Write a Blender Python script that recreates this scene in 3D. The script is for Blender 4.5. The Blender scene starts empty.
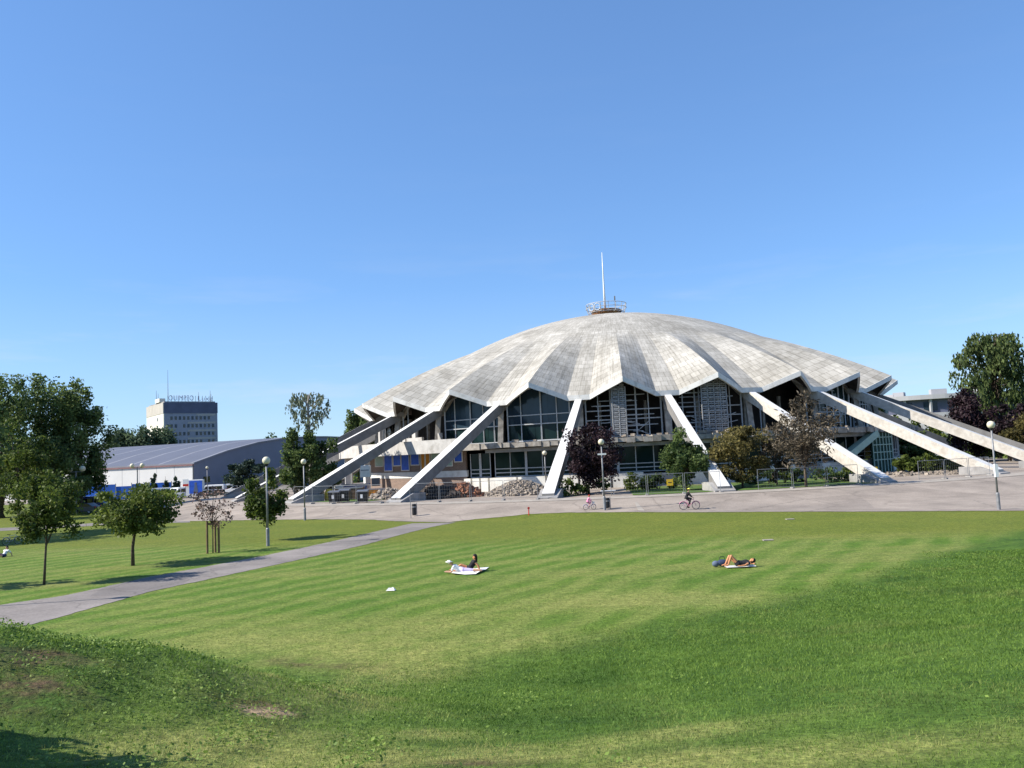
import bpy, bmesh, math, random
import numpy as np
from mathutils import Vector, Matrix

SC = bpy.context.scene
COL = SC.collection
rng = np.random.default_rng(7)
random.seed(7)
R_ = math.radians

# ------------------------------------------------------------------ camera
H = 5.3
F_PX, PITCH, ROLL = 840.0, 0.0858, 0.0459

def ray(px, py):
    xr = (px - 512) / F_PX; ur = (384 - py) / F_PX
    c, s = math.cos(ROLL), math.sin(ROLL)
    X = xr * c + ur * s; u = -xr * s + ur * c
    c, s = math.cos(PITCH), math.sin(PITCH)
    return (X, c - u * s, s + u * c)

def gnd(px, py, z=0.0):
    d = ray(px, py); t = (z - H) / d[2]
    return (d[0] * t, d[1] * t)

def at_y(px, py, Y):
    d = ray(px, py); t = Y / d[1]
    return (d[0] * t, Y, H + d[2] * t)

cam_d = bpy.data.cameras.new('camera'); cam = bpy.data.objects.new('camera', cam_d); COL.objects.link(cam)
cam_d.sensor_fit = 'HORIZONTAL'; cam_d.sensor_width = 36.0; cam_d.lens = F_PX / 1024 * 36
cam_d.clip_start = 0.1; cam_d.clip_end = 6000
_c, _s = math.cos(PITCH), math.sin(PITCH)
_U = Vector((0, -_s, _c)); _F = Vector((0, _c, _s)); _X = Vector((1, 0, 0))
_rt = math.cos(ROLL) * _X - math.sin(ROLL) * _U
_up = math.sin(ROLL) * _X + math.cos(ROLL) * _U
M = Matrix((_rt, _up, -_F)).transposed().to_4x4(); M.translation = (0, 0, H)
cam.matrix_world = M
SC.camera = cam

# ------------------------------------------------------------------ light
SUN_EL, SUN_AZ = R_(39), R_(9)          # sun low on the left, slightly behind the camera
S = Vector((-math.cos(SUN_EL) * math.cos(SUN_AZ), -math.cos(SUN_EL) * math.sin(SUN_AZ), math.sin(SUN_EL)))
sd = bpy.data.lights.new('sun', 'SUN'); sd.energy = 5.0; sd.angle = R_(0.53); sd.color = (1.0, 0.94, 0.84)
sun = bpy.data.objects.new('sun', sd); COL.objects.link(sun)
sun.rotation_euler = S.to_track_quat('Z', 'Y').to_euler(); sun.location = (-60, -10, 60)
W = bpy.data.worlds.new('World'); SC.world = W; W.use_nodes = True
nt = W.node_tree; bg = nt.nodes['Background']
sky = nt.nodes.new('ShaderNodeTexSky'); sky.sky_type = 'NISHITA'; sky.sun_disc = False
sky.sun_elevation = SUN_EL
sky.sun_rotation = math.atan2(S.x, S.y)
sky.altitude = 60; sky.air_density = 1.0; sky.dust_density = 0.0; sky.ozone_density = 6.0
gm = nt.nodes.new('ShaderNodeGamma'); gm.inputs[1].default_value = .68          # softer gradient, as the phone camera records it
tn = nt.nodes.new('ShaderNodeMix'); tn.data_type = 'RGBA'; tn.blend_type = 'MULTIPLY'; tn.inputs[0].default_value = 1
tn.inputs[7].default_value = (.69, .93, 1.23, 1)
nt.links.new(sky.outputs[0], gm.inputs[0]); nt.links.new(gm.outputs[0], tn.inputs[6]); 
tcw = nt.nodes.new('ShaderNodeTexCoord'); mpw = nt.nodes.new('ShaderNodeMapping'); mpw.inputs['Scale'].default_value = (2.2, 2.2, 16)
nzw = nt.nodes.new('ShaderNodeTexNoise'); nzw.inputs['Scale'].default_value = 1.6; nzw.inputs['Detail'].default_value = 7; nzw.inputs['Roughness'].default_value = .6
nt.links.new(tcw.outputs['Generated'], mpw.inputs[0]); nt.links.new(mpw.outputs[0], nzw.inputs['Vector'])
crw = nt.nodes.new('ShaderNodeValToRGB'); crw.color_ramp.elements[0].position = .54; crw.color_ramp.elements[1].position = .85
crw.color_ramp.elements[0].color = (0, 0, 0, 1); crw.color_ramp.elements[1].color = (.40, .40, .40, 1)
nt.links.new(nzw.outputs[0], crw.inputs[0])
cmx = nt.nodes.new('ShaderNodeMix'); cmx.data_type = 'RGBA'; cmx.inputs[7].default_value = (3.0, 3.2, 3.5, 1)      # a few faint high wisps
spw = nt.nodes.new('ShaderNodeSeparateXYZ'); nt.links.new(tcw.outputs['Generated'], spw.inputs[0])
mrw = nt.nodes.new('ShaderNodeMapRange'); mrw.inputs[1].default_value = .10; mrw.inputs[2].default_value = .26; mrw.inputs[3].default_value = 1; mrw.inputs[4].default_value = .05
nt.links.new(spw.outputs[2], mrw.inputs[0])
mlw = nt.nodes.new('ShaderNodeMath'); mlw.operation = 'MULTIPLY'; nt.links.new(crw.outputs[0], mlw.inputs[0]); nt.links.new(mrw.outputs[0], mlw.inputs[1])
hzw = nt.nodes.new('ShaderNodeMapRange'); hzw.inputs[1].default_value = .0; hzw.inputs[2].default_value = .20; hzw.inputs[3].default_value = .24; hzw.inputs[4].default_value = 0
nt.links.new(spw.outputs[2], hzw.inputs[0])
adw = nt.nodes.new('ShaderNodeMath'); nt.links.new(mlw.outputs[0], adw.inputs[0]); nt.links.new(hzw.outputs[0], adw.inputs[1])
nt.links.new(adw.outputs[0], cmx.inputs[0]); nt.links.new(tn.outputs[2], cmx.inputs[6]); nt.links.new(cmx.outputs[2], bg.inputs[0])
bg.inputs[1].default_value = 0.15
SC.view_settings.view_transform = 'Standard'; SC.view_settings.look = 'None'
SC.view_settings.exposure = 0.8; SC.view_settings.gamma = 1.0; SC.view_settings.use_curve_mapping = False

# ------------------------------------------------------------------ materials
def new_mat(name):
    m = bpy.data.materials.new(name); m.use_nodes = True
    return m, m.node_tree, m.node_tree.nodes['Principled BSDF']

def srgb(r, g, b):
    f = lambda c: (c / 255 / 12.92) if c / 255 <= .04045 else ((c / 255 + .055) / 1.055) ** 2.4
    return (f(r), f(g), f(b))

def plain(name, col, rough=.7, var=.15, scale=3.0, metal=0.0, spec=.3, bump=0.0, dirt=None, dscale=.6):
    """base colour broken by two scales of procedural noise"""
    m, t, b = new_mat(name)
    N, L = t.nodes, t.links
    geo = N.new('ShaderNodeNewGeometry')
    nz = N.new('ShaderNodeTexNoise'); nz.inputs['Scale'].default_value = scale; nz.inputs['Detail'].default_value = 6
    L.new(geo.outputs['Position'], nz.inputs['Vector'])
    cr = N.new('ShaderNodeValToRGB')
    cr.color_ramp.elements[0].position = .3; cr.color_ramp.elements[1].position = .7
    cr.color_ramp.elements[0].color = (*[c * (1 - var) for c in col], 1)
    cr.color_ramp.elements[1].color = (*[min(1, c * (1 + var)) for c in col], 1)
    L.new(nz.outputs[0], cr.inputs[0])
    out = cr.outputs[0]
    if dirt:
        n2 = N.new('ShaderNodeTexNoise'); n2.inputs['Scale'].default_value = dscale; n2.inputs['Detail'].default_value = 8
        n2.inputs['Roughness'].default_value = .65
        L.new(geo.outputs['Position'], n2.inputs['Vector'])
        mr = N.new('ShaderNodeMapRange'); mr.inputs[1].default_value = .5; mr.inputs[2].default_value = .72
        L.new(n2.outputs[0], mr.inputs[0])
        mx = N.new('ShaderNodeMix'); mx.data_type = 'RGBA'
        L.new(mr.outputs[0], mx.inputs[0]); L.new(out, mx.inputs[6]); mx.inputs[7].default_value = (*dirt, 1)
        out = mx.outputs[2]
    L.new(out, b.inputs['Base Color'])
    b.inputs['Roughness'].default_value = rough; b.inputs['Metallic'].default_value = metal
    b.inputs['Specular IOR Level'].default_value = spec
    if bump:
        bp = N.new('ShaderNodeBump'); bp.inputs['Strength'].default_value = bump; bp.inputs['Distance'].default_value = .05
        L.new(nz.outputs[0], bp.inputs['Height']); L.new(bp.outputs[0], b.inputs['Normal'])
    return m

def leafy(name, dark, light, trans=.35, rough=.6):
    m, t, b = new_mat(name)
    N, L = t.nodes, t.links
    at = N.new('ShaderNodeAttribute'); at.attribute_name = 'tint'
    cr = N.new('ShaderNodeValToRGB')
    cr.color_ramp.elements[0].color = (*dark, 1); cr.color_ramp.elements[1].color = (*light, 1)
    L.new(at.outputs['Fac'], cr.inputs[0])
    L.new(cr.outputs[0], b.inputs['Base Color'])
    b.inputs['Roughness'].default_value = rough; b.inputs['Specular IOR Level'].default_value = .25
    tr = N.new('ShaderNodeBsdfTranslucent'); L.new(cr.outputs[0], tr.inputs[0])
    mx = N.new('ShaderNodeMixShader'); mx.inputs[0].default_value = trans
    L.new(b.outputs[0], mx.inputs[1]); L.new(tr.outputs[0], mx.inputs[2])
    L.new(mx.outputs[0], N['Material Output'].inputs[0])
    return m

MT = {}
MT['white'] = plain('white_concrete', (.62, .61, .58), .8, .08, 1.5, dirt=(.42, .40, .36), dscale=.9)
MT['buttress'] = plain('buttress_concrete', (.20, .193, .185), .9, .14, 1.2, dirt=(.14, .13, .12), dscale=.55, bump=.1)  # raw concrete sides, base colour lowered further to deepen the shade on them
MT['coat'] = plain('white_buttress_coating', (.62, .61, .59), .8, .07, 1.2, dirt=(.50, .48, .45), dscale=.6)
MT['stained'] = plain('stained_buttress_concrete', (.47, .44, .39), .9, .16, 2.2, dirt=(.35, .31, .26), dscale=.7, bump=.2)
MT['parapet'] = plain('parapet_concrete', (.46, .44, .41), .85, .12, 1.0, dirt=(.30, .28, .25), dscale=.8)
MT['rawconc'] = plain('raw_concrete', (.33, .30, .26), .9, .35, 1.6, dirt=(.14, .12, .10), dscale=.7, bump=.3)
MT['greyconc'] = plain('grey_concrete', (.30, .29, .28), .9, .2, 1.0, dirt=(.17, .16, .15))
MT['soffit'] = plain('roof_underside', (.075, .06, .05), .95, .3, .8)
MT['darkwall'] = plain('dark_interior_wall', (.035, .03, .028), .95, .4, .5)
MT['steel'] = plain('grey_steel', (.24, .24, .25), .55, .2, 4, metal=.3)
MT['lightsteel'] = plain('pale_frame_metal', (.42, .43, .44), .5, .15, 5)
MT['scaf'] = plain('scaffold_metal', (.26, .265, .27), .5, .2, 5)
MT['galv'] = plain('galvanised_wire', (.24, .25, .26), .5, .1, 8, metal=.4)
MT['black'] = plain('black_plastic', (.018, .018, .02), .45, .2, 6)
MT['rubber'] = plain('rubber', (.02, .02, .02), .85, .2, 9)
MT['globe'] = plain('cream_lamp_globe', (.62, .57, .42), .35, .05, 6)
MT['glassdark'] = plain('dark_green_glass', (.008, .020, .020), .08, .3, .6, spec=.16)
MT['glassblue'] = plain('blue_grey_glass', (.022, .040, .058), .12, .4, .25, spec=.3)
MT['carglass'] = plain('vehicle_glass', (.01, .012, .015), .06, .1, 2, spec=.6)
MT['bluepanel'] = plain('blue_panel', (.03, .11, .55), .5, .2, 2)
MT['orange'] = plain('orange_panel', (.55, .22, .02), .6, .15, 2)
MT['greenpanel'] = plain('pale_green_panel', (.30, .42, .36), .5, .1, 2)
MT['plinth'] = plain('white_plinth', (.68, .66, .60), .85, .1, 1.0, dirt=(.5, .46, .40))
MT['rust'] = plain('rusty_steel', (.17, .075, .03), .8, .4, 3, dirt=(.30, .16, .04))
MT['wood'] = plain('brown_timber', (.20, .13, .07), .85, .25, 6)
MT['bark'] = plain('bark', (.085, .065, .048), .95, .35, 9, bump=.4)
MT['birchbark'] = plain('pale_birch_bark', (.30, .28, .25), .9, .4, 4)
MT['asphalt'] = plain('warm_grey_asphalt', (.265, .228, .195), .95, .14, 1.2, dirt=(.185, .155, .132), dscale=.12)
MT['path'] = plain('path_asphalt', (.20, .185, .175), .95, .14, 2.2, dirt=(.155, .145, .14), dscale=.4)
MT['palepatch'] = plain('pale_paving', (.31, .275, .235), .95, .2, 1.2)
MT['rubble'] = plain('rubble_stone', (.26, .22, .18), .95, .45, 2.5)
MT['darkrubble'] = plain('dark_debris', (.055, .045, .04), .95, .6, 2.5)
MT['redrubble'] = plain('brick_debris', (.22, .10, .06), .95, .5, 2.5)
MT['shed'] = plain('grey_cladding', (.17, .185, .24), .7, .06, .3)
MT['yellow'] = plain('yellow_plastic', (.65, .42, .02), .5, .1, 3)
MT['red'] = plain('red_paint', (.50, .03, .02), .5, .1, 3)
MT['skin'] = plain('skin', (.50, .28, .19), .6, .06, 8)
MT['tan'] = plain('sun_tanned_skin', (.52, .23, .11), .55, .08, 8)
MT['hair'] = plain('dark_hair', (.012, .009, .008), .6, .3, 20)
MT['blond'] = plain('blond_hair', (.45, .30, .08), .6, .2, 20)
MT['cloth_white'] = plain('white_cloth', (.80, .78, .76), .9, .04, 6)
MT['cloth_black'] = plain('black_cloth', (.02, .02, .024), .9, .3, 8)
MT['cloth_pink'] = plain('pink_cloth', (.70, .26, .40), .9, .1, 8)
MT['cloth_lilac'] = plain('lilac_cloth', (.50, .42, .62), .9, .1, 8)
MT['cloth_navy'] = plain('navy_cloth', (.03, .045, .10), .9, .2, 8)
MT['cloth_grey'] = plain('blue_grey_cloth', (.11, .14, .21), .9, .1, 8)
MT['cloth_lime'] = plain('yellow_cloth', (.60, .55, .10), .9, .1, 8)
MT['brown'] = plain('brown_plastic', (.10, .055, .03), .6, .2, 5)
MT['vanwhite'] = plain('white_car_paint', (.72, .73, .74), .3, .03, 1, spec=.5)
MT['vandark'] = plain('dark_car_paint', (.03, .035, .05), .3, .1, 1, spec=.5)
MT['vanblue'] = plain('blue_car_paint', (.02, .05, .16), .3, .1, 1, spec=.5)
MT['vangrey'] = plain('grey_car_paint', (.12, .12, .13), .3, .1, 1, spec=.5)
MT['vanred'] = plain('dark_red_car_paint', (.14, .03, .03), .3, .1, 1, spec=.5)
MT['lampglass'] = plain('vehicle_lamp', (.6, .6, .55), .2, .05, 4)
MT['bluetarp'] = plain('blue_hoarding', (.02, .11, .50), .6, .35, .35)
MT['tarpdark'] = plain('dark_green_mesh', (.02, .06, .045), .8, .3, 2)
MT['hotelgrey'] = plain('hotel_grey_facade', (.27, .28, .32), .8, .06, .3)
MT['hoteldark'] = plain('hotel_top_band', (.10, .11, .16), .8, .12, .4)
MT['hotelend'] = plain('cream_end_wall', (.66, .63, .54), .85, .04, .2)
MT['hotelendtop'] = plain('grey_end_band', (.40, .37, .33), .85, .1, .3)
MT['letter'] = plain('sign_letters', (.36, .38, .48), .6, .1, 1)
MT['farpale'] = plain('far_pale_wall', (.36, .36, .37), .85, .06, .3)
MT['farwhite'] = plain('far_white_wall', (.60, .58, .54), .85, .06, .3)

# foliage
MT['leaf_oak'] = leafy('dark_green_leaves', (.030, .060, .020), (.19, .25, .078), .5)
MT['leaf_yel'] = leafy('yellow_green_leaves', (.05, .08, .014), (.26, .28, .05), .45)
MT['leaf_maple'] = leafy('maple_leaves', (.025, .05, .012), (.15, .19, .035), .42)
MT['leaf_olive'] = leafy('olive_brown_leaves', (.045, .042, .016), (.21, .175, .055), .4)
MT['leaf_birch'] = leafy('grey_green_birch_leaves', (.07, .095, .06), (.20, .23, .15))
MT['leaf_willow'] = leafy('willow_leaves', (.025, .045, .014), (.13, .17, .05))
MT['leaf_purple'] = leafy('purple_leaves', (.010, .006, .008), (.042, .022, .028), .2)
MT['leaf_red'] = leafy('brown_red_leaves', (.07, .045, .04), (.26, .17, .14), .2)
MT['leaf_fir'] = leafy('fir_needles', (.012, .026, .018), (.045, .075, .045), .15)
MT['leaf_far'] = leafy('far_tree_leaves', (.045, .075, .04), (.14, .19, .095))
MT['leaf_shrub'] = leafy('shrub_leaves', (.012, .028, .010), (.085, .13, .03))
MT['leaf_twig'] = leafy('bare_grey_twigs', (.045, .036, .024), (.15, .12, .08), .1)
MT['weed'] = leafy('weed_leaves', (.06, .125, .018), (.26, .36, .075))

def blade_mat():
    m, t, b = new_mat('grass_blades')
    N, L = t.nodes, t.links
    at = N.new('ShaderNodeAttribute'); at.attribute_name = 'col'
    L.new(at.outputs['Color'], b.inputs['Base Color']); b.inputs['Roughness'].default_value = .6; b.inputs['Specular IOR Level'].default_value = .2
    tr = N.new('ShaderNodeBsdfTranslucent'); L.new(at.outputs['Color'], tr.inputs[0])
    mx = N.new('ShaderNodeMixShader'); mx.inputs[0].default_value = .45
    L.new(b.outputs[0], mx.inputs[1]); L.new(tr.outputs[0], mx.inputs[2]); L.new(mx.outputs[0], N['Material Output'].inputs[0])
    return m
MT['blade'] = blade_mat()

def roof_mat():
    m, t, b = new_mat('weathered_roof_panels')
    N, L = t.nodes, t.links
    uv = N.new('ShaderNodeUVMap'); uv.uv_map = 'UVMap'
    br = N.new('ShaderNodeTexBrick'); br.offset = 0.5; br.squash = 1
    for k, v in (('Scale', 1.0), ('Brick Width', 1.0), ('Row Height', 1.0), ('Mortar Size', .035), ('Mortar Smooth', .3), ('Bias', .0)):
        br.inputs[k].default_value = v
    br.inputs['Color1'].default_value = (.475, .46, .43, 1); br.inputs['Color2'].default_value = (.375, .362, .335, 1)
    br.inputs['Mortar'].default_value = (.25, .24, .22, 1)
    L.new(uv.outputs[0], br.inputs['Vector'])
    geo = N.new('ShaderNodeNewGeometry')
    nz = N.new('ShaderNodeTexNoise'); nz.inputs['Scale'].default_value = .23; nz.inputs['Detail'].default_value = 8; nz.inputs['Roughness'].default_value = .7
    L.new(geo.outputs['Position'], nz.inputs['Vector'])
    cr = N.new('ShaderNodeValToRGB'); cr.color_ramp.elements[0].position = .33; cr.color_ramp.elements[1].position = .66
    cr.color_ramp.elements[0].color = (.66, .64, .60, 1); cr.color_ramp.elements[1].color = (1.10, 1.08, 1.04, 1)
    L.new(nz.outputs[0], cr.inputs[0])
    mx = N.new('ShaderNodeMix'); mx.data_type = 'RGBA'; mx.blend_type = 'MULTIPLY'; mx.inputs[0].default_value = 1
    L.new(br.outputs[0], mx.inputs[6]); L.new(cr.outputs[0], mx.inputs[7])
    # radial dirt streaks
    mp = N.new('ShaderNodeMapping'); mp.inputs['Scale'].default_value = (3.0, .12, 1)
    L.new(uv.outputs[0], mp.inputs[0])
    n2 = N.new('ShaderNodeTexNoise'); n2.inputs['Scale'].default_value = 1.0; n2.inputs['Detail'].default_value = 5
    L.new(mp.outputs[0], n2.inputs['Vector'])
    c2 = N.new('ShaderNodeValToRGB'); c2.color_ramp.elements[0].position = .30; c2.color_ramp.elements[1].position = .55
    c2.color_ramp.elements[0].color = (.74, .73, .71, 1); c2.color_ramp.elements[1].color = (1, 1, 1, 1)
    L.new(n2.outputs[0], c2.inputs[0])
    m2 = N.new('ShaderNodeMix'); m2.data_type = 'RGBA'; m2.blend_type = 'MULTIPLY'; m2.inputs[0].default_value = 1
    L.new(mx.outputs[2], m2.inputs[6]); L.new(c2.outputs[0], m2.inputs[7])
    L.new(m2.outputs[2], b.inputs['Base Color']); b.inputs['Roughness'].default_value = .9
    b.inputs['Specular IOR Level'].default_value = .2
    return m
MT['roof'] = roof_mat()

def brick_mat():
    m, t, b = new_mat('brown_brick')
    N, L = t.nodes, t.links
    tc = N.new('ShaderNodeUVMap'); tc.uv_map = 'UVMap'
    br = N.new('ShaderNodeTexBrick')
    for k, v in (('Scale', 1.0), ('Brick Width', .5), ('Row Height', .16), ('Mortar Size', .02)):
        br.inputs[k].default_value = v
    br.inputs['Color1'].default_value = (.21, .135, .10, 1); br.inputs['Color2'].default_value = (.155, .10, .075, 1)
    br.inputs['Mortar'].default_value = (.24, .20, .17, 1)
    L.new(tc.outputs[0], br.inputs['Vector']); L.new(br.outputs[0], b.inputs['Base Color'])
    b.inputs['Roughness'].default_value = .9
    return m
MT['brick'] = brick_mat()

def asphalt_mat(name, col, crack, cell):
    """worn asphalt: repaired patches, cracks, stains"""
    m, t, b = new_mat(name); N, L = t.nodes, t.links
    geo = N.new('ShaderNodeNewGeometry')
    vo = N.new('ShaderNodeTexVoronoi'); vo.inputs['Scale'].default_value = cell
    nz = N.new('ShaderNodeTexNoise'); nz.inputs['Scale'].default_value = .25; nz.inputs['Detail'].default_value = 9; nz.inputs['Roughness'].default_value = .7
    wv = N.new('ShaderNodeTexNoise'); wv.inputs['Scale'].default_value = 1.3; wv.inputs['Detail'].default_value = 4
    L.new(geo.outputs['Position'], nz.inputs['Vector']); L.new(geo.outputs['Position'], wv.inputs['Vector'])
    sc_ = N.new('ShaderNodeVectorMath'); sc_.operation = 'SCALE'; sc_.inputs['Scale'].default_value = .9; L.new(wv.outputs['Color'], sc_.inputs[0])
    ad = N.new('ShaderNodeVectorMath'); L.new(geo.outputs['Position'], ad.inputs[0]); L.new(sc_.outputs[0], ad.inputs[1])
    vd = N.new('ShaderNodeTexVoronoi'); vd.feature = 'DISTANCE_TO_EDGE'; vd.inputs['Scale'].default_value = cell * 1.7; L.new(ad.outputs[0], vd.inputs['Vector'])
    L.new(geo.outputs['Position'], vo.inputs['Vector'])
    def ramp(src, p0, c0, p1, c1):
        r = N.new('ShaderNodeValToRGB'); r.color_ramp.elements[0].position = p0; r.color_ramp.elements[1].position = p1
        r.color_ramp.elements[0].color = (*c0, 1); r.color_ramp.elements[1].color = (*c1, 1); L.new(src, r.inputs[0]); return r.outputs[0]
    def mul(a, c):
        x = N.new('ShaderNodeMix'); x.data_type = 'RGBA'; x.blend_type = 'MULTIPLY'; x.inputs[0].default_value = 1
        if isinstance(a, tuple): x.inputs[6].default_value = (*a, 1)
        else: L.new(a, x.inputs[6])
        L.new(c, x.inputs[7]); return x.outputs[2]
    sx = N.new('ShaderNodeSeparateColor'); L.new(vo.outputs['Color'], sx.inputs[0])
    c = mul(col, ramp(sx.outputs[0], 0, (.88, .88, .88), 1, (1.08, 1.07, 1.05)))
    c = mul(c, ramp(nz.outputs[0], .35, (.76, .75, .74), .65, (1.14, 1.13, 1.12)))
    c = mul(c, ramp(vd.outputs['Distance'], .004, (crack, crack, crack), .016, (1, 1, 1)))
    n3 = N.new('ShaderNodeTexNoise'); n3.inputs['Scale'].default_value = 9; n3.inputs['Detail'].default_value = 4; L.new(geo.outputs['Position'], n3.inputs['Vector'])
    c = mul(c, ramp(n3.outputs[0], .3, (.86, .86, .86), .7, (1.12, 1.12, 1.12)))
    L.new(c, b.inputs['Base Color']); b.inputs['Roughness'].default_value = .92; b.inputs['Specular IOR Level'].default_value = .25
    return m
MT['asphalt'] = asphalt_mat('worn_plaza_asphalt', (.285, .245, .21), .80, .07)
MT['path'] = asphalt_mat('worn_path_asphalt', (.21, .19, .18), .74, .16)

def ribbed(name, col, axis_scale, seam=(.5, .5, .5), width=.06):
    """cladding with seams along the UV u axis"""
    m, t, b = new_mat(name)
    N, L = t.nodes, t.links
    uv = N.new('ShaderNodeUVMap'); uv.uv_map = 'UVMap'
    sp = N.new('ShaderNodeSeparateXYZ'); L.new(uv.outputs[0], sp.inputs[0])
    mu = N.new('ShaderNodeMath'); mu.operation = 'MULTIPLY'; mu.inputs[1].default_value = axis_scale
    L.new(sp.outputs[0], mu.inputs[0])
    fr = N.new('ShaderNodeMath'); fr.operation = 'FRACT'; L.new(mu.outputs[0], fr.inputs[0])
    lt = N.new('ShaderNodeMath'); lt.operation = 'LESS_THAN'; lt.inputs[1].default_value = width; L.new(fr.outputs[0], lt.inputs[0])
    mx = N.new('ShaderNodeMix'); mx.data_type = 'RGBA'
    L.new(lt.outputs[0], mx.inputs[0]); mx.inputs[6].default_value = (*col, 1); mx.inputs[7].default_value = (*seam, 1)
    geo = N.new('ShaderNodeNewGeometry')
    nz = N.new('ShaderNodeTexNoise'); nz.inputs['Scale'].default_value = .25; nz.inputs['Detail'].default_value = 5
    L.new(geo.outputs['Position'], nz.inputs['Vector'])
    cr = N.new('ShaderNodeValToRGB'); cr.color_ramp.elements[0].color = (.8, .8, .8, 1); cr.color_ramp.elements[1].color = (1.1, 1.1, 1.1, 1)
    L.new(nz.outputs[0], cr.inputs[0])
    m2 = N.new('ShaderNodeMix'); m2.data_type = 'RGBA'; m2.blend_type = 'MULTIPLY'; m2.inputs[0].default_value = 1
    L.new(mx.outputs[2], m2.inputs[6]); L.new(cr.outputs[0], m2.inputs[7])
    L.new(m2.outputs[2], b.inputs['Base Color']); b.inputs['Roughness'].default_value = .7
    return m
MT['shedroof'] = ribbed('shed_roof_sheet', (.10, .11, .148), 1 / 9., (.20, .205, .235), .08)
MT['shedwall'] = ribbed('white_shed_wall', (.62, .61, .58), 1 / 5., (.40, .40, .40), .04)

def ground_mat():
    """park grass: mown striped lawn, olive far lawn, deeper uncut bank and worn weedy mound"""
    m, t, b = new_mat('park_grass')
    N, L = t.nodes, t.links
    geo = N.new('ShaderNodeNewGeometry')
    sp = N.new('ShaderNodeSeparateXYZ'); L.new(geo.outputs['Position'], sp.inputs[0])
    def noise(scale, detail=6, rough=.6, vec=None):
        n = N.new('ShaderNodeTexNoise'); n.inputs['Scale'].default_value = scale
        n.inputs['Detail'].default_value = detail; n.inputs['Roughness'].default_value = rough
        L.new(vec or geo.outputs['Position'], n.inputs['Vector']); return n
    def ramp(fac, p0, c0, p1, c1):
        r = N.new('ShaderNodeValToRGB'); r.color_ramp.elements[0].position = p0; r.color_ramp.elements[1].position = p1
        r.color_ramp.elements[0].color = (*c0, 1); r.color_ramp.elements[1].color = (*c1, 1); L.new(fac, r.inputs[0]); return r
    def mix(fac, a, bb, mode='MIX'):
        x = N.new('ShaderNodeMix'); x.data_type = 'RGBA'; x.blend_type = mode
        if isinstance(fac, float): x.inputs[0].default_value = fac
        else: L.new(fac, x.inputs[0])
        for s, v in ((6, a), (7, bb)):
            if isinstance(v, tuple): x.inputs[s].default_value = (*v, 1)
            else: L.new(v, x.inputs[s])
        return x.outputs[2]
    def math_(op, a, bb=None):
        x = N.new('ShaderNodeMath'); x.operation = op
        for s, v in ((0, a), (1, bb)):
            if v is None: continue
            if isinstance(v, (int, float)): x.inputs[s].default_value = v
            else: L.new(v, x.inputs[s])
        return x.outputs[0]
    # mowing stripes run up the lawn, wobbling a little
    wob = noise(.16, 4)
    u = math_('ADD', math_('SUBTRACT', math_('MULTIPLY', sp.outputs[0], .84), math_('MULTIPLY', sp.outputs[1], .54)), math_('MULTIPLY', wob.outputs[0], 3.0))
    st = math_('SINE', math_('MULTIPLY', u, 2 * math.pi / 1.75))
    st = math_('ADD', math_('MULTIPLY', st, .5), .5)
    strip = ramp(st, .15, (.080, .146, .018), .85, (.136, .184, .040))
    # worn yellow lanes
    mp = N.new('ShaderNodeMapping'); mp.inputs['Rotation'].default_value = (0, 0, R_(-57)); mp.inputs['Scale'].default_value = (.05, .28, 1)
    L.new(geo.outputs['Position'], mp.inputs[0])
    lane = noise(1.0, 4, .6, mp.outputs[0])
    lanes = ramp(lane.outputs[0], .48, (0, 0, 0), .70, (1, 1, 1))
    lawn = mix(lanes.outputs[0], strip.outputs[0], (.175, .195, .055))
    # olive far lawn band
    ob = noise(.3, 3)
    yy = math_('ADD', math_('ADD', sp.outputs[1], math_('MULTIPLY', sp.outputs[0], .30)), math_('MULTIPLY', ob.outputs[0], 4.0))
    far = N.new('ShaderNodeMapRange'); far.inputs[1].default_value = 52; far.inputs[2].default_value = 58; L.new(yy, far.inputs[0])
    lawn = mix(far.outputs[0], lawn, (.120, .148, .023))
    # bank and mound
    at = N.new('ShaderNodeAttribute'); at.attribute_name = 'bank'
    wn = noise(.5, 4)
    bk = math_('ADD', at.outputs['Fac'], math_('MULTIPLY', math_('SUBTRACT', wn.outputs[0], .5), 1.6))
    bkr = N.new('ShaderNodeMapRange'); bkr.inputs[1].default_value = -.3; bkr.inputs[2].default_value = 1.0; L.new(bk, bkr.inputs[0])
    bn = noise(.7, 6)
    bankc = ramp(bn.outputs[0], .3, (.036, .080, .010), .7, (.075, .135, .020))
    col = mix(bkr.outputs[0], lawn, bankc.outputs[0])
    ad = N.new('ShaderNodeAttribute'); ad.attribute_name = 'dry'
    dn = noise(1.7, 7, .75)
    col = mix(math_('MULTIPLY', ad.outputs['Fac'], ramp(dn.outputs[0], .35, (.35, .35, .35), .6, (1, 1, 1)).outputs[0]), col, (.21, .225, .068))
    am = N.new('ShaderNodeAttribute'); am.attribute_name = 'worn'
    wnn = noise(1.1, 8, .7)
    wr = math_('MULTIPLY', am.outputs['Fac'], ramp(wnn.outputs[0], .40, (0, 0, 0), .58, (1, 1, 1)).outputs[0])
    col = mix(wr, col, (.075, .055, .030))
    ab = N.new('ShaderNodeAttribute'); ab.attribute_name = 'bare'
    col = mix(ab.outputs['Fac'], col, (.27, .20, .13))
    # grain
    g1 = noise(14, 3); g2 = noise(2.6, 6, .7)
    g5 = noise(1.1, 9, .86)
    col = mix(1.0, col, ramp(g5.outputs[0], .38, (.84, .87, .82), .62, (1.16, 1.12, 1.15)).outputs[0], 'MULTIPLY')
    g3 = noise(5.5, 7, .82); g4 = noise(.22, 4)
    col = mix(1.0, col, ramp(g1.outputs[0], .3, (.70, .70, .66), .7, (1.28, 1.28, 1.22)).outputs[0], 'MULTIPLY')
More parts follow.
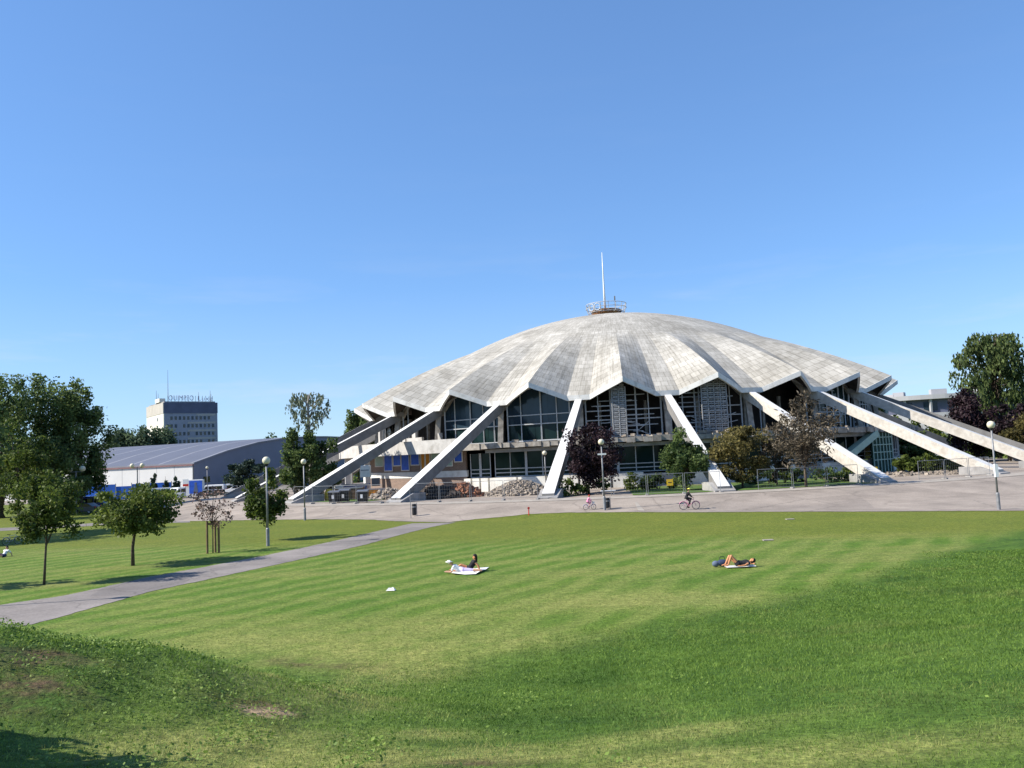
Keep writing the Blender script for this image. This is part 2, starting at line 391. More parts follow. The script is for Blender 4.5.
    col = mix(1.0, col, ramp(g3.outputs[0], .36, (.55, .58, .50), .64, (1.42, 1.38, 1.45)).outputs[0], 'MULTIPLY')
    col = mix(1.0, col, ramp(g4.outputs[0], .3, (.86, .92, .86), .7, (1.12, 1.06, 1.10)).outputs[0], 'MULTIPLY')
    col = mix(1.0, col, ramp(g2.outputs[0], .3, (.78, .80, .78), .7, (1.2, 1.18, 1.15)).outputs[0], 'MULTIPLY')
    L.new(col, b.inputs['Base Color']); b.inputs['Roughness'].default_value = .9
    b.inputs['Specular IOR Level'].default_value = .15
    bp = N.new('ShaderNodeBump'); bp.inputs['Strength'].default_value = .6; bp.inputs['Distance'].default_value = .06
    L.new(g1.outputs[0], bp.inputs['Height']); L.new(bp.outputs[0], b.inputs['Normal'])
    return m
MT['ground'] = ground_mat()

# ------------------------------------------------------------------ helpers
def tag(o, label=None, cat=None, group=None, kind=None):
    if label: o['label'] = label
    if cat: o['category'] = cat
    if group: o['group'] = group
    if kind: o['kind'] = kind
    return o

def empty(name, loc, label=None, cat=None, group=None, rz=0):
    o = bpy.data.objects.new(name, None); COL.objects.link(o); o.location = loc; o.rotation_euler = (0, 0, rz)
    o.empty_display_size = .3
    return tag(o, label, cat, group)

def root_of(o):
    while o.parent: o = o.parent
    return o

def children(o):
    return [c for c in bpy.data.objects if c.parent == o]

def copy_tree(o, parent=None):
    kids = children(o)
    c = o.copy(); COL.objects.link(c); c.parent = parent
    for ch in kids: copy_tree(ch, c)
    return c

class MB:
    def __init__(s): s.v = []; s.f = []; s.uv = {}
    def add(s, vs, fs, uvs=None):
        n = len(s.v); s.v += [tuple(p) for p in vs]
        for i, f in enumerate(fs):
            if uvs: s.uv[len(s.f)] = uvs[i]
            s.f.append(tuple(n + j for j in f))
        return s
    def hexa(s, p):
        """8 corners: 4 bottom ring, 4 top ring"""
        return s.add(p, [(3, 2, 1, 0), (4, 5, 6, 7), (0, 1, 5, 4), (1, 2, 6, 5), (2, 3, 7, 6), (3, 0, 4, 7)])
    def box(s, c, d, rz=0.0):
        cx, cy, cz = c; x, y, z = d[0] / 2, d[1] / 2, d[2] / 2
        co, si = math.cos(rz), math.sin(rz)
        ps = []
        for zz in (-z, z):
            for a, b in ((-x, -y), (x, -y), (x, y), (-x, y)):
                ps.append((cx + a * co - b * si, cy + a * si + b * co, cz + zz))
        return s.hexa(ps)
    def tube(s, pts, rad, n=8, cap=True):
        pts = [Vector(p) for p in pts]
        if not isinstance(rad, (list, tuple)): rad = [rad] * len(pts)
        vs = []; fs = []
        prev = None
        for i, p in enumerate(pts):
            d = (pts[min(i + 1, len(pts) - 1)] - pts[max(i - 1, 0)])
            d = d.normalized() if d.length > 1e-9 else Vector((0, 0, 1))
            a = Vector((0, 0, 1)) if abs(d.z) < .9 else Vector((1, 0, 0))
            if prev is not None: a = prev
            x = (a - d * a.dot(d)).normalized(); y = d.cross(x); prev = x
            for k in range(n):
                t = 2 * math.pi * k / n
                vs.append(p + (x * math.cos(t) + y * math.sin(t)) * rad[i])
        for i in range(len(pts) - 1):
            for k in range(n):
                k2 = (k + 1) % n
                fs.append((i * n + k, i * n + k2, (i + 1) * n + k2, (i + 1) * n + k))
        if cap:
            fs.append(tuple(range(n))[::-1]); fs.append(tuple((len(pts) - 1) * n + k for k in range(n)))
        return s.add(vs, fs)
    def bar(s, a, b, w, h=None):
        h = h or w; a, b = Vector(a), Vector(b); d = (b - a).normalized()
        u = Vector((0, 0, 1)) if abs(d.z) < .95 else Vector((1, 0, 0))
        x = d.cross(u).normalized() * (w / 2); y = x.cross(d).normalized() * (h / 2)
        return s.hexa([a - x - y, a + x - y, a + x + y, a - x + y, b - x - y, b + x - y, b + x + y, b - x + y])
    def lathe(s, prof, c=(0, 0, 0), n=16):
        vs = []; fs = []
        for (r, z) in prof:
            for k in range(n):
                t = 2 * math.pi * k / n
                vs.append((c[0] + r * math.cos(t), c[1] + r * math.sin(t), c[2] + z))
        m = len(prof)
        for i in range(m - 1):
            for k in range(n):
                k2 = (k + 1) % n
                fs.append((i * n + k, i * n + k2, (i + 1) * n + k2, (i + 1) * n + k))
        fs.append(tuple(range(n))[::-1]); fs.append(tuple((m - 1) * n + k for k in range(n)))
        return s.add(vs, fs)
    def ball(s, c, r, n=12, sq=(1, 1, 1)):
        m = n // 2 + 1
        prof = [(max(1e-4, math.sin(math.pi * i / m)), -math.cos(math.pi * i / m)) for i in range(m + 1)]
        vs = []; fs = []
        for (a, z) in prof:
            for k in range(n):
                t = 2 * math.pi * k / n
                vs.append((c[0] + r * sq[0] * a * math.cos(t), c[1] + r * sq[1] * a * math.sin(t), c[2] + r * sq[2] * z))
        for i in range(m):
            for k in range(n):
                k2 = (k + 1) % n
                fs.append((i * n + k, i * n + k2, (i + 1) * n + k2, (i + 1) * n + k))
        fs.append(tuple(range(n))[::-1]); fs.append(tuple(m * n + k for k in range(n)))
        return s.add(vs, fs)
    def prism(s, poly, axis, a, b):
        """extrude a 2D outline: axis 'y' -> outline is (x,z)"""
        n = len(poly)
        if axis == 'y':
            vs = [(p[0], a, p[1]) for p in poly] + [(p[0], b, p[1]) for p in poly]
        elif axis == 'x':
            vs = [(a, p[0], p[1]) for p in poly] + [(b, p[0], p[1]) for p in poly]
        else:
            vs = [(p[0], p[1], a) for p in poly] + [(p[0], p[1], b) for p in poly]
        fs = [tuple(range(n))[::-1], tuple(range(n, 2 * n))] + [(i, (i + 1) % n, n + (i + 1) % n, n + i) for i in range(n)]
        return s.add(vs, fs)
    def torus(s, c, R, r, n=24, m=6):
        """in the XZ plane (a wheel rolling along x)"""
        vs = []; fs = []
        for i in range(n):
            t = 2 * math.pi * i / n
            for j in range(m):
                p = 2 * math.pi * j / m
                rr = R + r * math.cos(p)
                vs.append((c[0] + rr * math.cos(t), c[1] + r * math.sin(p), c[2] + rr * math.sin(t)))
        for i in range(n):
            for j in range(m):
                fs.append((i * m + j, ((i + 1) % n) * m + j, ((i + 1) % n) * m + (j + 1) % m, i * m + (j + 1) % m))
        return s.add(vs, fs)
    def build(s, name, mat, parent=None, smooth=False, bevel=0, loc=None):
        me = bpy.data.meshes.new(name)
        v = np.array(s.v, dtype=float).reshape(-1, 3)
        if parent is not None:
            v = v - np.array(root_of(parent).location)
            off = None
        else:
            off = loc if loc is not None else ((v[:, 0].min() + v[:, 0].max()) / 2, (v[:, 1].min() + v[:, 1].max()) / 2, v[:, 2].min())
            v = v - np.array(off)
        me.from_pydata(v.tolist(), [], s.f); me.update()
        if s.uv:
            ul = me.uv_layers.new(name='UVMap')
            for fi, p in enumerate(me.polygons):
                u = s.uv.get(fi)
                if u:
                    for k, li in enumerate(p.loop_indices): ul.data[li].uv = u[k]
        bm = bmesh.new(); bm.from_mesh(me); bmesh.ops.recalc_face_normals(bm, faces=bm.faces); bm.to_mesh(me); bm.free()
        if isinstance(mat, str): mat = MT[mat]
        me.materials.append(mat)
        if smooth: me.polygons.foreach_set('use_smooth', [True] * len(me.polygons))
        o = bpy.data.objects.new(name, me); COL.objects.link(o)
        if parent is not None: o.parent = parent
        else: o.location = off
        if bevel:
            b = o.modifiers.new('bevel', 'BEVEL'); b.width = bevel; b.segments = 2; b.limit_method = 'ANGLE'
        return o

# ------------------------------------------------------------------ terrain
foot_px = [(-3.0, 22.4), gnd(480, 655), gnd(560, 637), gnd(700, 612), gnd(850, 580), gnd(930, 555), (27, 46.5), (33.5, 51), (62, 42), (140, 35)]
FOOT = [(-90, -40), (-44, 6), (-26, 19), (-15, 22.5), (-7, 22.6)] + [tuple(p) for p in foot_px]
DC = (18.256, 148.74)          # centre of the arena
GZ = 0.9                       # ground level round the arena

def seg_sd(x, y):
    """signed distance to the foot of the bank, positive on the camera side"""
    x = np.asarray(x, float); y = np.asarray(y, float)
    best = np.full(x.shape, 1e9); sg = np.ones(x.shape)
    for (ax, ay), (bx, by) in zip(FOOT[:-1], FOOT[1:]):
        dx, dy = bx - ax, by - ay; L2 = dx * dx + dy * dy
        t = np.clip(((x - ax) * dx + (y - ay) * dy) / L2, 0, 1)
        ex, ey = x - ax - t * dx, y - ay - t * dy
        d = np.hypot(ex, ey); cr = dx * ey - dy * ex
        m = d < best - 1e-9
        best = np.where(m, d, best); sg = np.where(m, np.where(cr <= 0, 1., -1.), sg)
    return best * sg

def sstep(t):
    t = np.clip(t, 0, 1); return t * t * (3 - 2 * t)

_ph = rng.uniform(0, 6.28, (14,)); _kd = rng.uniform(0, 6.28, (14,)); _kf = rng.uniform(.25, 2.4, (14,))
def lumps(x, y):
    r = 0
    for p, d, f in zip(_ph, _kd, _kf): r = r + np.sin((x * math.cos(d) + y * math.sin(d)) * f * 2 + p) / (1 + f)
    return r / 5

def bank_parts(x, y):
    s = seg_sd(x, y)
    mound = np.exp(-(((x + 12.6) / 6.5) ** 2 + ((y - 13.0) / 4.4) ** 2))
    return s, mound

def hgt(x, y):
    x = np.asarray(x, float); y = np.asarray(y, float)
    s, mound = bank_parts(x, y)
    h = 3.72 * sstep(s / 24.0) + 2.55 * mound + .5 * np.exp(-(((x + 5.4) / 2.8) ** 2 + ((y - 14.3) / 3.6) ** 2))
    h = h + np.clip(s / 3, 0, 1) * .06 * lumps(x, y) + mound * (.30 * lumps(x * 1.7, y * 1.7) + .16 * lumps(x * 4 + 3, y * 4))
    r = np.hypot(x - DC[0], y - DC[1])
    h = h + GZ * sstep((79 - r) / 11.0)
    return h

def hz(x, y): return float(hgt(np.array([x]), np.array([y]))[0])

def terrain():
    ang = np.concatenate([np.arange(-180, -48, 6), np.arange(-48, 48, .4), np.arange(48, 180, 6)])
    rad = [0.6]
    while rad[-1] < 2600: rad.append(rad[-1] * (1.018 if rad[-1] < 130 else 1.06) + .02)
    rad = np.array(rad)
    A, Rr = np.meshgrid(np.radians(ang), rad)
    X = Rr * np.sin(A); Y = Rr * np.cos(A)
    Z = hgt(X, Y)
    nA, nR = len(ang), len(rad)
    vs = np.stack([X, Y, Z], -1).reshape(-1, 3).tolist()
    fs = []
    for i in range(nR - 1):
        for j in range(nA):
            j2 = (j + 1) % nA
            fs.append((i * nA + j, i * nA + j2, (i + 1) * nA + j2, (i + 1) * nA + j))
    c = len(vs); vs.append((0, 0, hz(0, 0)))
    for j in range(nA): fs.append((c, (j + 1) % nA, j))
    me = bpy.data.meshes.new('ground'); me.from_pydata(vs, [], [f[::-1] for f in fs]); me.update()
    bm = bmesh.new(); bm.from_mesh(me); bmesh.ops.recalc_face_normals(bm, faces=bm.faces)
    if sum(f.normal.z for f in bm.faces) < 0: bmesh.ops.reverse_faces(bm, faces=bm.faces)
    bm.to_mesh(me); bm.free()
    V = np.array(vs); s, mound = bank_parts(V[:, 0], V[:, 1])
    a = me.attributes.new('bank', 'FLOAT', 'POINT'); a.data.foreach_set('value', np.clip(s, -4, 4).astype(np.float32))
    w = field(V[:, 0], V[:, 1], WORN) + .75 * np.exp(-((V[:, 1] - 5.9) / .9) ** 2 - ((V[:, 0] + .6) / 2.2) ** 2)
    gx, gy = gnd(315, 664)
    w = w + .95 * np.exp(-((V[:, 0] - gx) / 1.9) ** 2 - ((V[:, 1] - gy + .35 * (V[:, 0] - gx)) / .55) ** 2)
    a = me.attributes.new('worn', 'FLOAT', 'POINT'); a.data.foreach_set('value', np.clip(w, 0, 1).astype(np.float32))
    a = me.attributes.new('dry', 'FLOAT', 'POINT'); a.data.foreach_set('value', np.clip(field(V[:, 0], V[:, 1], DRY + DRY2), 0, 1).astype(np.float32))
    a = me.attributes.new('bare', 'FLOAT', 'POINT')
    bx, by = BARE
    ca, sa = math.cos(.5), math.sin(.5)
    uu = (V[:, 0] - bx) * ca + (V[:, 1] - by) * sa; vv = -(V[:, 0] - bx) * sa + (V[:, 1] - by) * ca
    a.data.foreach_set('value', np.clip(2.2 * np.exp(-(uu / .40) ** 2 - (vv / .25) ** 2) - .5, 0, .95).astype(np.float32))
    me.materials.append(MT['ground']); me.polygons.foreach_set('use_smooth', [True] * len(me.polygons))
    o = bpy.data.objects.new('ground', me); COL.objects.link(o); o['kind'] = 'structure'
    return o

def hit(px, py):
    """point where a photo ray meets the terrain"""
    d = ray(px, py); t = 2.0
    while t < 3000:
        x, y, z = d[0] * t, d[1] * t, H + d[2] * t
        if z <= hz(x, y): return (x, y, hz(x, y))
        t += .05 if t < 60 else .3
    return (x, y, z)
BARE = hit(266, 713)[:2]
def spots(l): return [(*hit(px, py)[:2], rx, ry) for px, py, rx, ry in l]
def field(x, y, l):
    f = 0
    for cx, cy, rx, ry in l: f = f + np.exp(-((x - cx) / rx) ** 2 - ((y - cy) / ry) ** 2)
    return np.clip(f, 0, 1)
WORN = spots(((8, 655, .9, .6), (40, 684, .75, .4), (12, 704, .7, .35), (75, 660, .5, .3), (250, 705, .7, .5), (470, 764, .7, .25)))
DRY = spots(((320, 690, 1.6, 2.2), (400, 672, 1.7, 2.6), (260, 742, 1.4, .9), (340, 760, 1.3, .6), (450, 758, 1.2, .5), (560, 752, 1.3, .6), (700, 757, 1.4, .55), (860, 756, 1.3, .5), (170, 752, 1.0, .6), (430, 735, .8, .5), (650, 735, 1.3, .5)))
DRY2 = spots(((360, 650, 2.5, 1.6), (250, 640, 2.5, 2.0), (520, 640, 2.0, 1.5), (600, 600, 3.5, 2.0), (430, 625, 2.5, 1.4), (700, 600, 2.5, 1.6)))
LUSH = spots(((455, 708, 1.5, 1.1), (520, 725, 1.0, .7), (600, 670, 3.0, 2.2), (180, 672, 1.8, 1.2), (120, 690, 1.5, .9)))
ground = terrain()

def ragged(poly, amp, step, closed=True):
    out = []; n = len(poly)
    for i in range(n if closed else n - 1):
        a, b = Vector(poly[i]), Vector(poly[(i + 1) % n]); L_ = (b - a).length; m = max(1, int(L_ / step))
        nn = Vector((-(b - a).y, (b - a).x)) / max(L_, 1e-6)
        for j in range(m):
            out.append(tuple(a.lerp(b, j / m) + nn * (random.uniform(-amp, amp) if j else 0)))
    if not closed: out.append(tuple(poly[-1]))
    return out

def sheet(name, poly, off, mat, step=1.2):
    """thin surface draped on the terrain"""
    bm = bmesh.new()
    vs = [bm.verts.new((p[0], p[1], 0)) for p in poly]
    bm.faces.new(vs)
    xs = [p[0] for p in poly]; ys = [p[1] for p in poly]
    st = step
    for a0, a1, n in ((min(xs), max(xs), (1, 0, 0)), (min(ys), max(ys), (0, 1, 0))):
        v = a0 + st
        while v < a1:
            bmesh.ops.bisect_plane(bm, geom=bm.verts[:] + bm.edges[:] + bm.faces[:], plane_co=(v if n[0] else 0, v if n[1] else 0, 0), plane_no=n)
            v += st
    bmesh.ops.triangulate(bm, faces=bm.faces[:])
    co = np.array([v.co[:] for v in bm.verts]); zz = hgt(co[:, 0], co[:, 1])
    for v, z in zip(bm.verts, zz): v.co.z = z + off
    bmesh.ops.recalc_face_normals(bm, faces=bm.faces)
    for f in bm.faces:
        if f.normal.z < 0: f.normal_flip()
    me = bpy.data.meshes.new(name); bm.to_mesh(me); bm.free(); me.materials.append(MT[mat])
    o = bpy.data.objects.new(name, me); COL.objects.link(o); o['kind'] = 'structure'
    return o

front = [gnd(*p) for p in ((172, 521.3), (250, 520.8), (310, 520.5), (371, 520.5), (414, 522), (448, 522.5), (475, 519.5), (500, 518), (529, 516), (565, 514.8), (600, 514), (650, 513), (690, 512.5), (780, 512), (860, 511.8), (940, 511.3), (1024, 511))]
plaza_poly = ragged(front, .10, .5, False) + [(48, 52), (95, 38), (120, 60), (110, 98), (62, 99.5)]
for a in range(42, 181, 6): plaza_poly.append((DC[0] + 68 * math.sin(R_(a)), DC[1] - 68 * math.cos(R_(a))))
plaza_poly += [(-20, 240), (-190, 240), (-190, 178), (-74, 176), (-57, 134)]
sheet('plaza', plaza_poly, .026, 'asphalt', 1.1)

up = [(-6, 606), (60, 596.5), (87, 591), (150, 577), (200, 568), (256, 557.5), (300, 548.5), (337, 540.5), (385, 529.5), (412, 523.5)]
lo = [(456, 522.5), (430, 527.5), (400, 535), (361, 546), (320, 555), (278, 564.5), (215, 578), (147, 592.5), (100, 606), (50, 620), (-6, 634)]
sheet('path', ragged([gnd(*p) for p in up + lo], .055, .35), .014, 'path', 1.0)
sheet('side_path', [gnd(*p) for p in ((-20, 529), (60, 525.5), (125, 521), (190, 520), (190, 522.5), (125, 523.8), (60, 528), (-20, 532))], .014, 'path', 2.5)
sheet('concrete_apron', [hit(*p)[:2] for p in ((634.5, 503), (637, 503), (645, 511.5), (638, 511.5))], .055, 'palepatch', .6)
apron = []
for a in range(-52, 45, 4): apron.append((DC[0] + 69.5 * math.sin(R_(a)), DC[1] - 69.5 * math.cos(R_(a))))
for a in range(44, -53, -4): apron.append((DC[0] + 66.2 * math.sin(R_(a)), DC[1] - 66.2 * math.cos(R_(a))))
sheet('pale_ground', apron, .05, 'palepatch', 1.6)
# ------------------------------------------------------------------ ARENA
PH = 0.030; STEP = R_(15); NB = 24
RL, ZL, RP, ZP, ZA = 43.1, 12.64, 45.6, 14.5, 29.3
RS = (RL ** 2 + (ZA - ZL) ** 2) / (2 * (ZA - ZL)); ZC = ZA - RS
TF = 0.13

def pol(r, a, z): return (DC[0] + r * math.sin(a), DC[1] - r * math.cos(a), z)

def foldf(t):
    t = abs(t)
    return 0 if t < TF else (t - TF) / (.5 - TF)

def cap(q): return ZL + (ZA - ZL) * (1 - (math.sqrt(1 + (q / 1.8) ** 2) - 1) / (math.sqrt(1 + (1 / 1.8) ** 2) - 1))

def roof_pt(q, t):
    """q 0..1 along the meridian, t -.5..5 across one bay -> r, z"""
    f = foldf(t)
    g = max(0, (q - .62) / .38)
    return q * RL + (RP - RL) * f * g, cap(q) + (ZP - ZL) * f * g ** 1.03

def roof_z(r, t):
    q = r / RL
    for _ in range(12):
        rr = roof_pt(min(q, 1.0), t)[0]; q += (r - rr) / RL
    return roof_pt(min(max(q, 0), 1.0), t)[1]

arena = empty('arena_building', (DC[0], DC[1], GZ), 'white domed sports arena with a pleated concrete roof carried on slanting concrete buttresses', 'arena')

TS = [-.5, -.377, -.253, -.13, 0, .13, .253, .377]
QS = list(np.linspace(0.03, .59, 15)) + list(np.linspace(.62, 1, 14))
def shell(name, mat, dz, q0, parent, slab=False):
    mb = MB(); qs = [q for q in QS if q >= q0 - 1e-6]
    nq = len(qs); cols = []
    for k in range(NB):
        for t in TS: cols.append((k, t))
    for (k, t) in cols:
        for q in qs:
            r, z = roof_pt(q, t); mb.v.append(pol(r, PH + (k + t) * STEP, z + dz))
    n = len(cols)
    for i, (k, t) in enumerate(cols):
        j = (i + 1) % n; t2 = TS[(i % len(TS)) + 1] if (i % len(TS)) + 1 < len(TS) else .5
        for m in range(nq - 1):
            u0, u1 = (k + t) * 12, (k + t2) * 12
            v0, v1 = qs[m] * 44.0, qs[m + 1] * 44.0
            mb.uv[len(mb.f)] = [(u0, v0), (u1, v0), (u1, v1), (u0, v1)]
            mb.f.append((i * nq + m, j * nq + m, j * nq + m + 1, i * nq + m + 1))
    return mb.build(name, mat, parent)
roof = shell('roof', 'roof', 0, 0, arena)
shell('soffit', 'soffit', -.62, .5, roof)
mb = MB()
cols = [(k, t) for k in range(NB) for t in TS]
for (k, t) in cols:
    r, z = roof_pt(1.0, t); a = PH + (k + t) * STEP
    mb.v += [pol(r - .03, a, z + .05), pol(r + .05, a, z + .05), pol(r + .05, a, z - .60), pol(r - .30, a, z - .63)]
n = len(cols)
for i in range(n):
    j = (i + 1) % n
    for m in range(4): mb.f.append((i * 4 + m, j * 4 + m, j * 4 + (m + 1) % 4, i * 4 + (m + 1) % 4))
mb.build('fascia', 'white', roof)

# crown basket and mast on the top of the roof
TC = (DC[0] - .8, DC[1])
def tpol(r, a, z): return (TC[0] + r * math.sin(a), TC[1] - r * math.cos(a), z)
mb = MB(); mb.lathe([(2.6, -.5), (2.6, .9), (2.75, .9), (2.75, 1.15), (.3, 1.2)], (TC[0], TC[1], ZA), 32)
top = mb.build('rooftop_ring', 'rust', arena)
mb = MB()
for z, rr in ((ZA + .75, 3.2), (ZA + 1.55, 3.6), (ZA + 2.25, 3.6)):
    pts = [tpol(rr, 2 * math.pi * i / 32, z) for i in range(33)]
    mb.tube(pts, .06, 5)
for i in range(16):
    a = 2 * math.pi * i / 16
    mb.tube([tpol(2.5, a, ZA + .6), tpol(3.3, a, ZA + .8), tpol(3.6, a, ZA + 2.3)], .06, 5)
for a0 in (-.9, -.55):
    pts = [tpol(3.62, a0 + .16 * math.cos(2 * math.pi * i / 12), ZA + 1.45 + .62 * math.sin(2 * math.pi * i / 12)) for i in range(13)]
    mb.tube(pts, .09, 5)
mb.build('maintenance_railing', 'lightsteel', top)
mb = MB(); mb.tube([(TC[0] - .2, TC[1], ZA + .9), (TC[0] - .2, TC[1], ZA + 5), (TC[0] - .2, TC[1], ZA + 8.2), (TC[0] - .2, TC[1], ZA + 11.8)], [.22, .17, .11, .05], 10)
mb.build('mast', 'vanwhite', arena, smooth=True)
mb = MB(); mb.tube([(TC[0] + 1.5, TC[1] - 1, ZA + 1), (TC[0] + 1.5, TC[1] - 1, ZA + 3.6)], .05, 6); mb.box((TC[0] + 1.5, TC[1] - 1, ZA + 3.2), (.22, .22, .7))
mb.build('antenna', 'steel', arena)

# buttresses
PROF = [(66.0, GZ - .05), (66.0, 1.45), (42.9, 12.25), (41.6, 12.25), (41.6, 11.5), (64.5, GZ - .05)]
for k in range(-12, 12):
    a = PH + k * STEP; ux, uy = math.cos(a), math.sin(a)
    mb = MB(); vs = []
    for sgn in (-1, 1):
        for (r, z) in PROF:
            w = (.42 + (r - 42) / 24 * .20) * sgn
            p = pol(r, a, z); vs.append((p[0] + ux * w, p[1] + uy * w, z))
    m = len(PROF)
    fs = [tuple(range(m)), tuple(range(m, 2 * m))[::-1]] + [(i, (i + 1) % m, m + (i + 1) % m, m + i) for i in range(m)]
    mb.add(vs, fs)
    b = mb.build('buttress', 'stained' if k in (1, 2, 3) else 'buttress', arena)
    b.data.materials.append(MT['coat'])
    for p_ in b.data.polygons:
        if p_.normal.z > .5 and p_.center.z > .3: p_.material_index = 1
    if k in (1,): b['label'] = 'stained raw concrete buttress with bare patches'
    mb = MB(); vs = []
    for sgn in (-1, 1):
        for (r, z) in ((66.5, GZ - .1), (66.5, GZ + .16), (64.2, GZ + .9), (62.0, GZ + .9), (62.0, GZ - .1)):
            w = (1.15 - (r - 62) * .03) * sgn; p = pol(r, a, z); vs.append((p[0] + ux * w, p[1] + uy * w, z))
    mb.add(vs, [(0, 1, 2, 3, 4), (9, 8, 7, 6, 5)] + [(i, (i + 1) % 5, 5 + (i + 1) % 5, 5 + i) for i in range(5)])
    mb.build('footing', 'greyconc', b)
    # column and head under the roof edge
    mb = MB(); mb.bar(pol(42.5, a, 7.12), pol(41.9, a, 12.0), .62, .7)
    c = mb.build('column', 'rawconc', arena)
    mb = MB(); mb.box(pol(41.9, a, 12.38), (1.9, 1.2, .62), a); mb.build('capital', 'greyconc', c)
    # side struts: V props from the column to the fold
    mb = MB()
    for sg in (-1, 1): mb.bar(pol(41.3, a, 11.6), pol(41.0, a + sg * .30 * STEP, roof_z(41.0, .30) - .72), .38, .5)
    mb.build('brace', 'rawconc', arena)

def arc(mb, R0, R1, a0, a1, z0, z1, n=6, uv=False):
    """curved block between two radii"""
    for i in range(n):
        b0, b1 = a0 + (a1 - a0) * i / n, a0 + (a1 - a0) * (i + 1) / n
        p = [pol(R0, b0, z0), pol(R0, b1, z0), pol(R1, b1, z0), pol(R1, b0, z0), pol(R0, b0, z1), pol(R0, b1, z1), pol(R1, b1, z1), pol(R1, b0, z1)]
        u0, u1 = b0 * R1, b1 * R1
        fs = [(3, 2, 1, 0), (4, 5, 6, 7), (2, 3, 7, 6), (0, 1, 5, 4)]
        uvs = [[(0, 0)] * 4, [(0, 0)] * 4, [(u1, z0), (u0, z0), (u0, z1), (u1, z1)], [(u0, z0), (u1, z0), (u1, z1), (u0, z1)]]
        if i == 0: fs.append((3, 0, 4, 7)); uvs.append([(0, z0), (.3, z0), (.3, z1), (0, z1)])
        if i == n - 1: fs.append((1, 2, 6, 5)); uvs.append([(0, z0), (.3, z0), (.3, z1), (0, z1)])
        mb.add(p, fs, uvs)
    return mb

def bay(i): return PH + i * STEP, PH + (i + 1) * STEP
TT = 7.1
# terrace: broken edge on the right, white parapet on the left
mb = MB()
jr = random.Random(3)
for i in range(-12, 12):
    a0, a1 = bay(i); n = 12
    for j in range(n):
        b0 = a0 + (a1 - a0) * j / n; b1 = a0 + (a1 - a0) * (j + 1) / n
        if i >= -2: arc(mb, 33, 48 - jr.uniform(0, .55), b0, b1, 6.3 + jr.uniform(0, .14), TT - jr.uniform(0, .16), 1)
        else: arc(mb, 33, 48, b0, b1, 6.3, TT, 1)
slab = mb.build('terrace_slab', 'rawconc', arena)
mb = MB(); arc(mb, 33, 46.6, bay(-2)[0], bay(4)[1], 5.85, 6.29, 40); mb.build('edge_beam', 'greyconc', slab)
mb = MB(); arc(mb, 48.04, 48.3, R_(-112), bay(-3)[0] + .76 * STEP, 6.15, 7.9, 60); mb.build('parapet', 'parapet', slab)
for j in range(40):
    a = R_(jr.uniform(-26, 40)); s_ = jr.uniform(.15, .5)
    MB().box(pol(jr.uniform(44, 47.4), a, TT + s_ * .3), (s_ * jr.uniform(1, 2.4), s_, s_ * .7), jr.uniform(0, 3)).build('loose_block', 'rubble', slab)
# inner hall (dark) and its ring walls
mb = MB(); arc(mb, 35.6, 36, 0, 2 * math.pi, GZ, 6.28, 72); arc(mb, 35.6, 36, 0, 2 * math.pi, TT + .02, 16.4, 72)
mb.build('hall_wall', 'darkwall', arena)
for i in range(-6, 6):
    a0, a1 = bay(i)
    for f in (.2, .5, .8):
        a = a0 + (a1 - a0) * f; MB().box(pol(38, a, 9.5), (.35, .35, 4.7), a).build('hall_column', 'rawconc', arena)

def bars_arc(mb, R, a0, a1, z, w=.10, n=6):
    for i in range(n):
        b0, b1 = a0 + (a1 - a0) * i / n, a0 + (a1 - a0) * (i + 1) / n
        mb.bar(pol(R, b0, z), pol(R, b1, z), w, w)

def top_at(R, i, f):
    t = f if f <= .5 else f - 1
    return roof_z(R, t) - .64

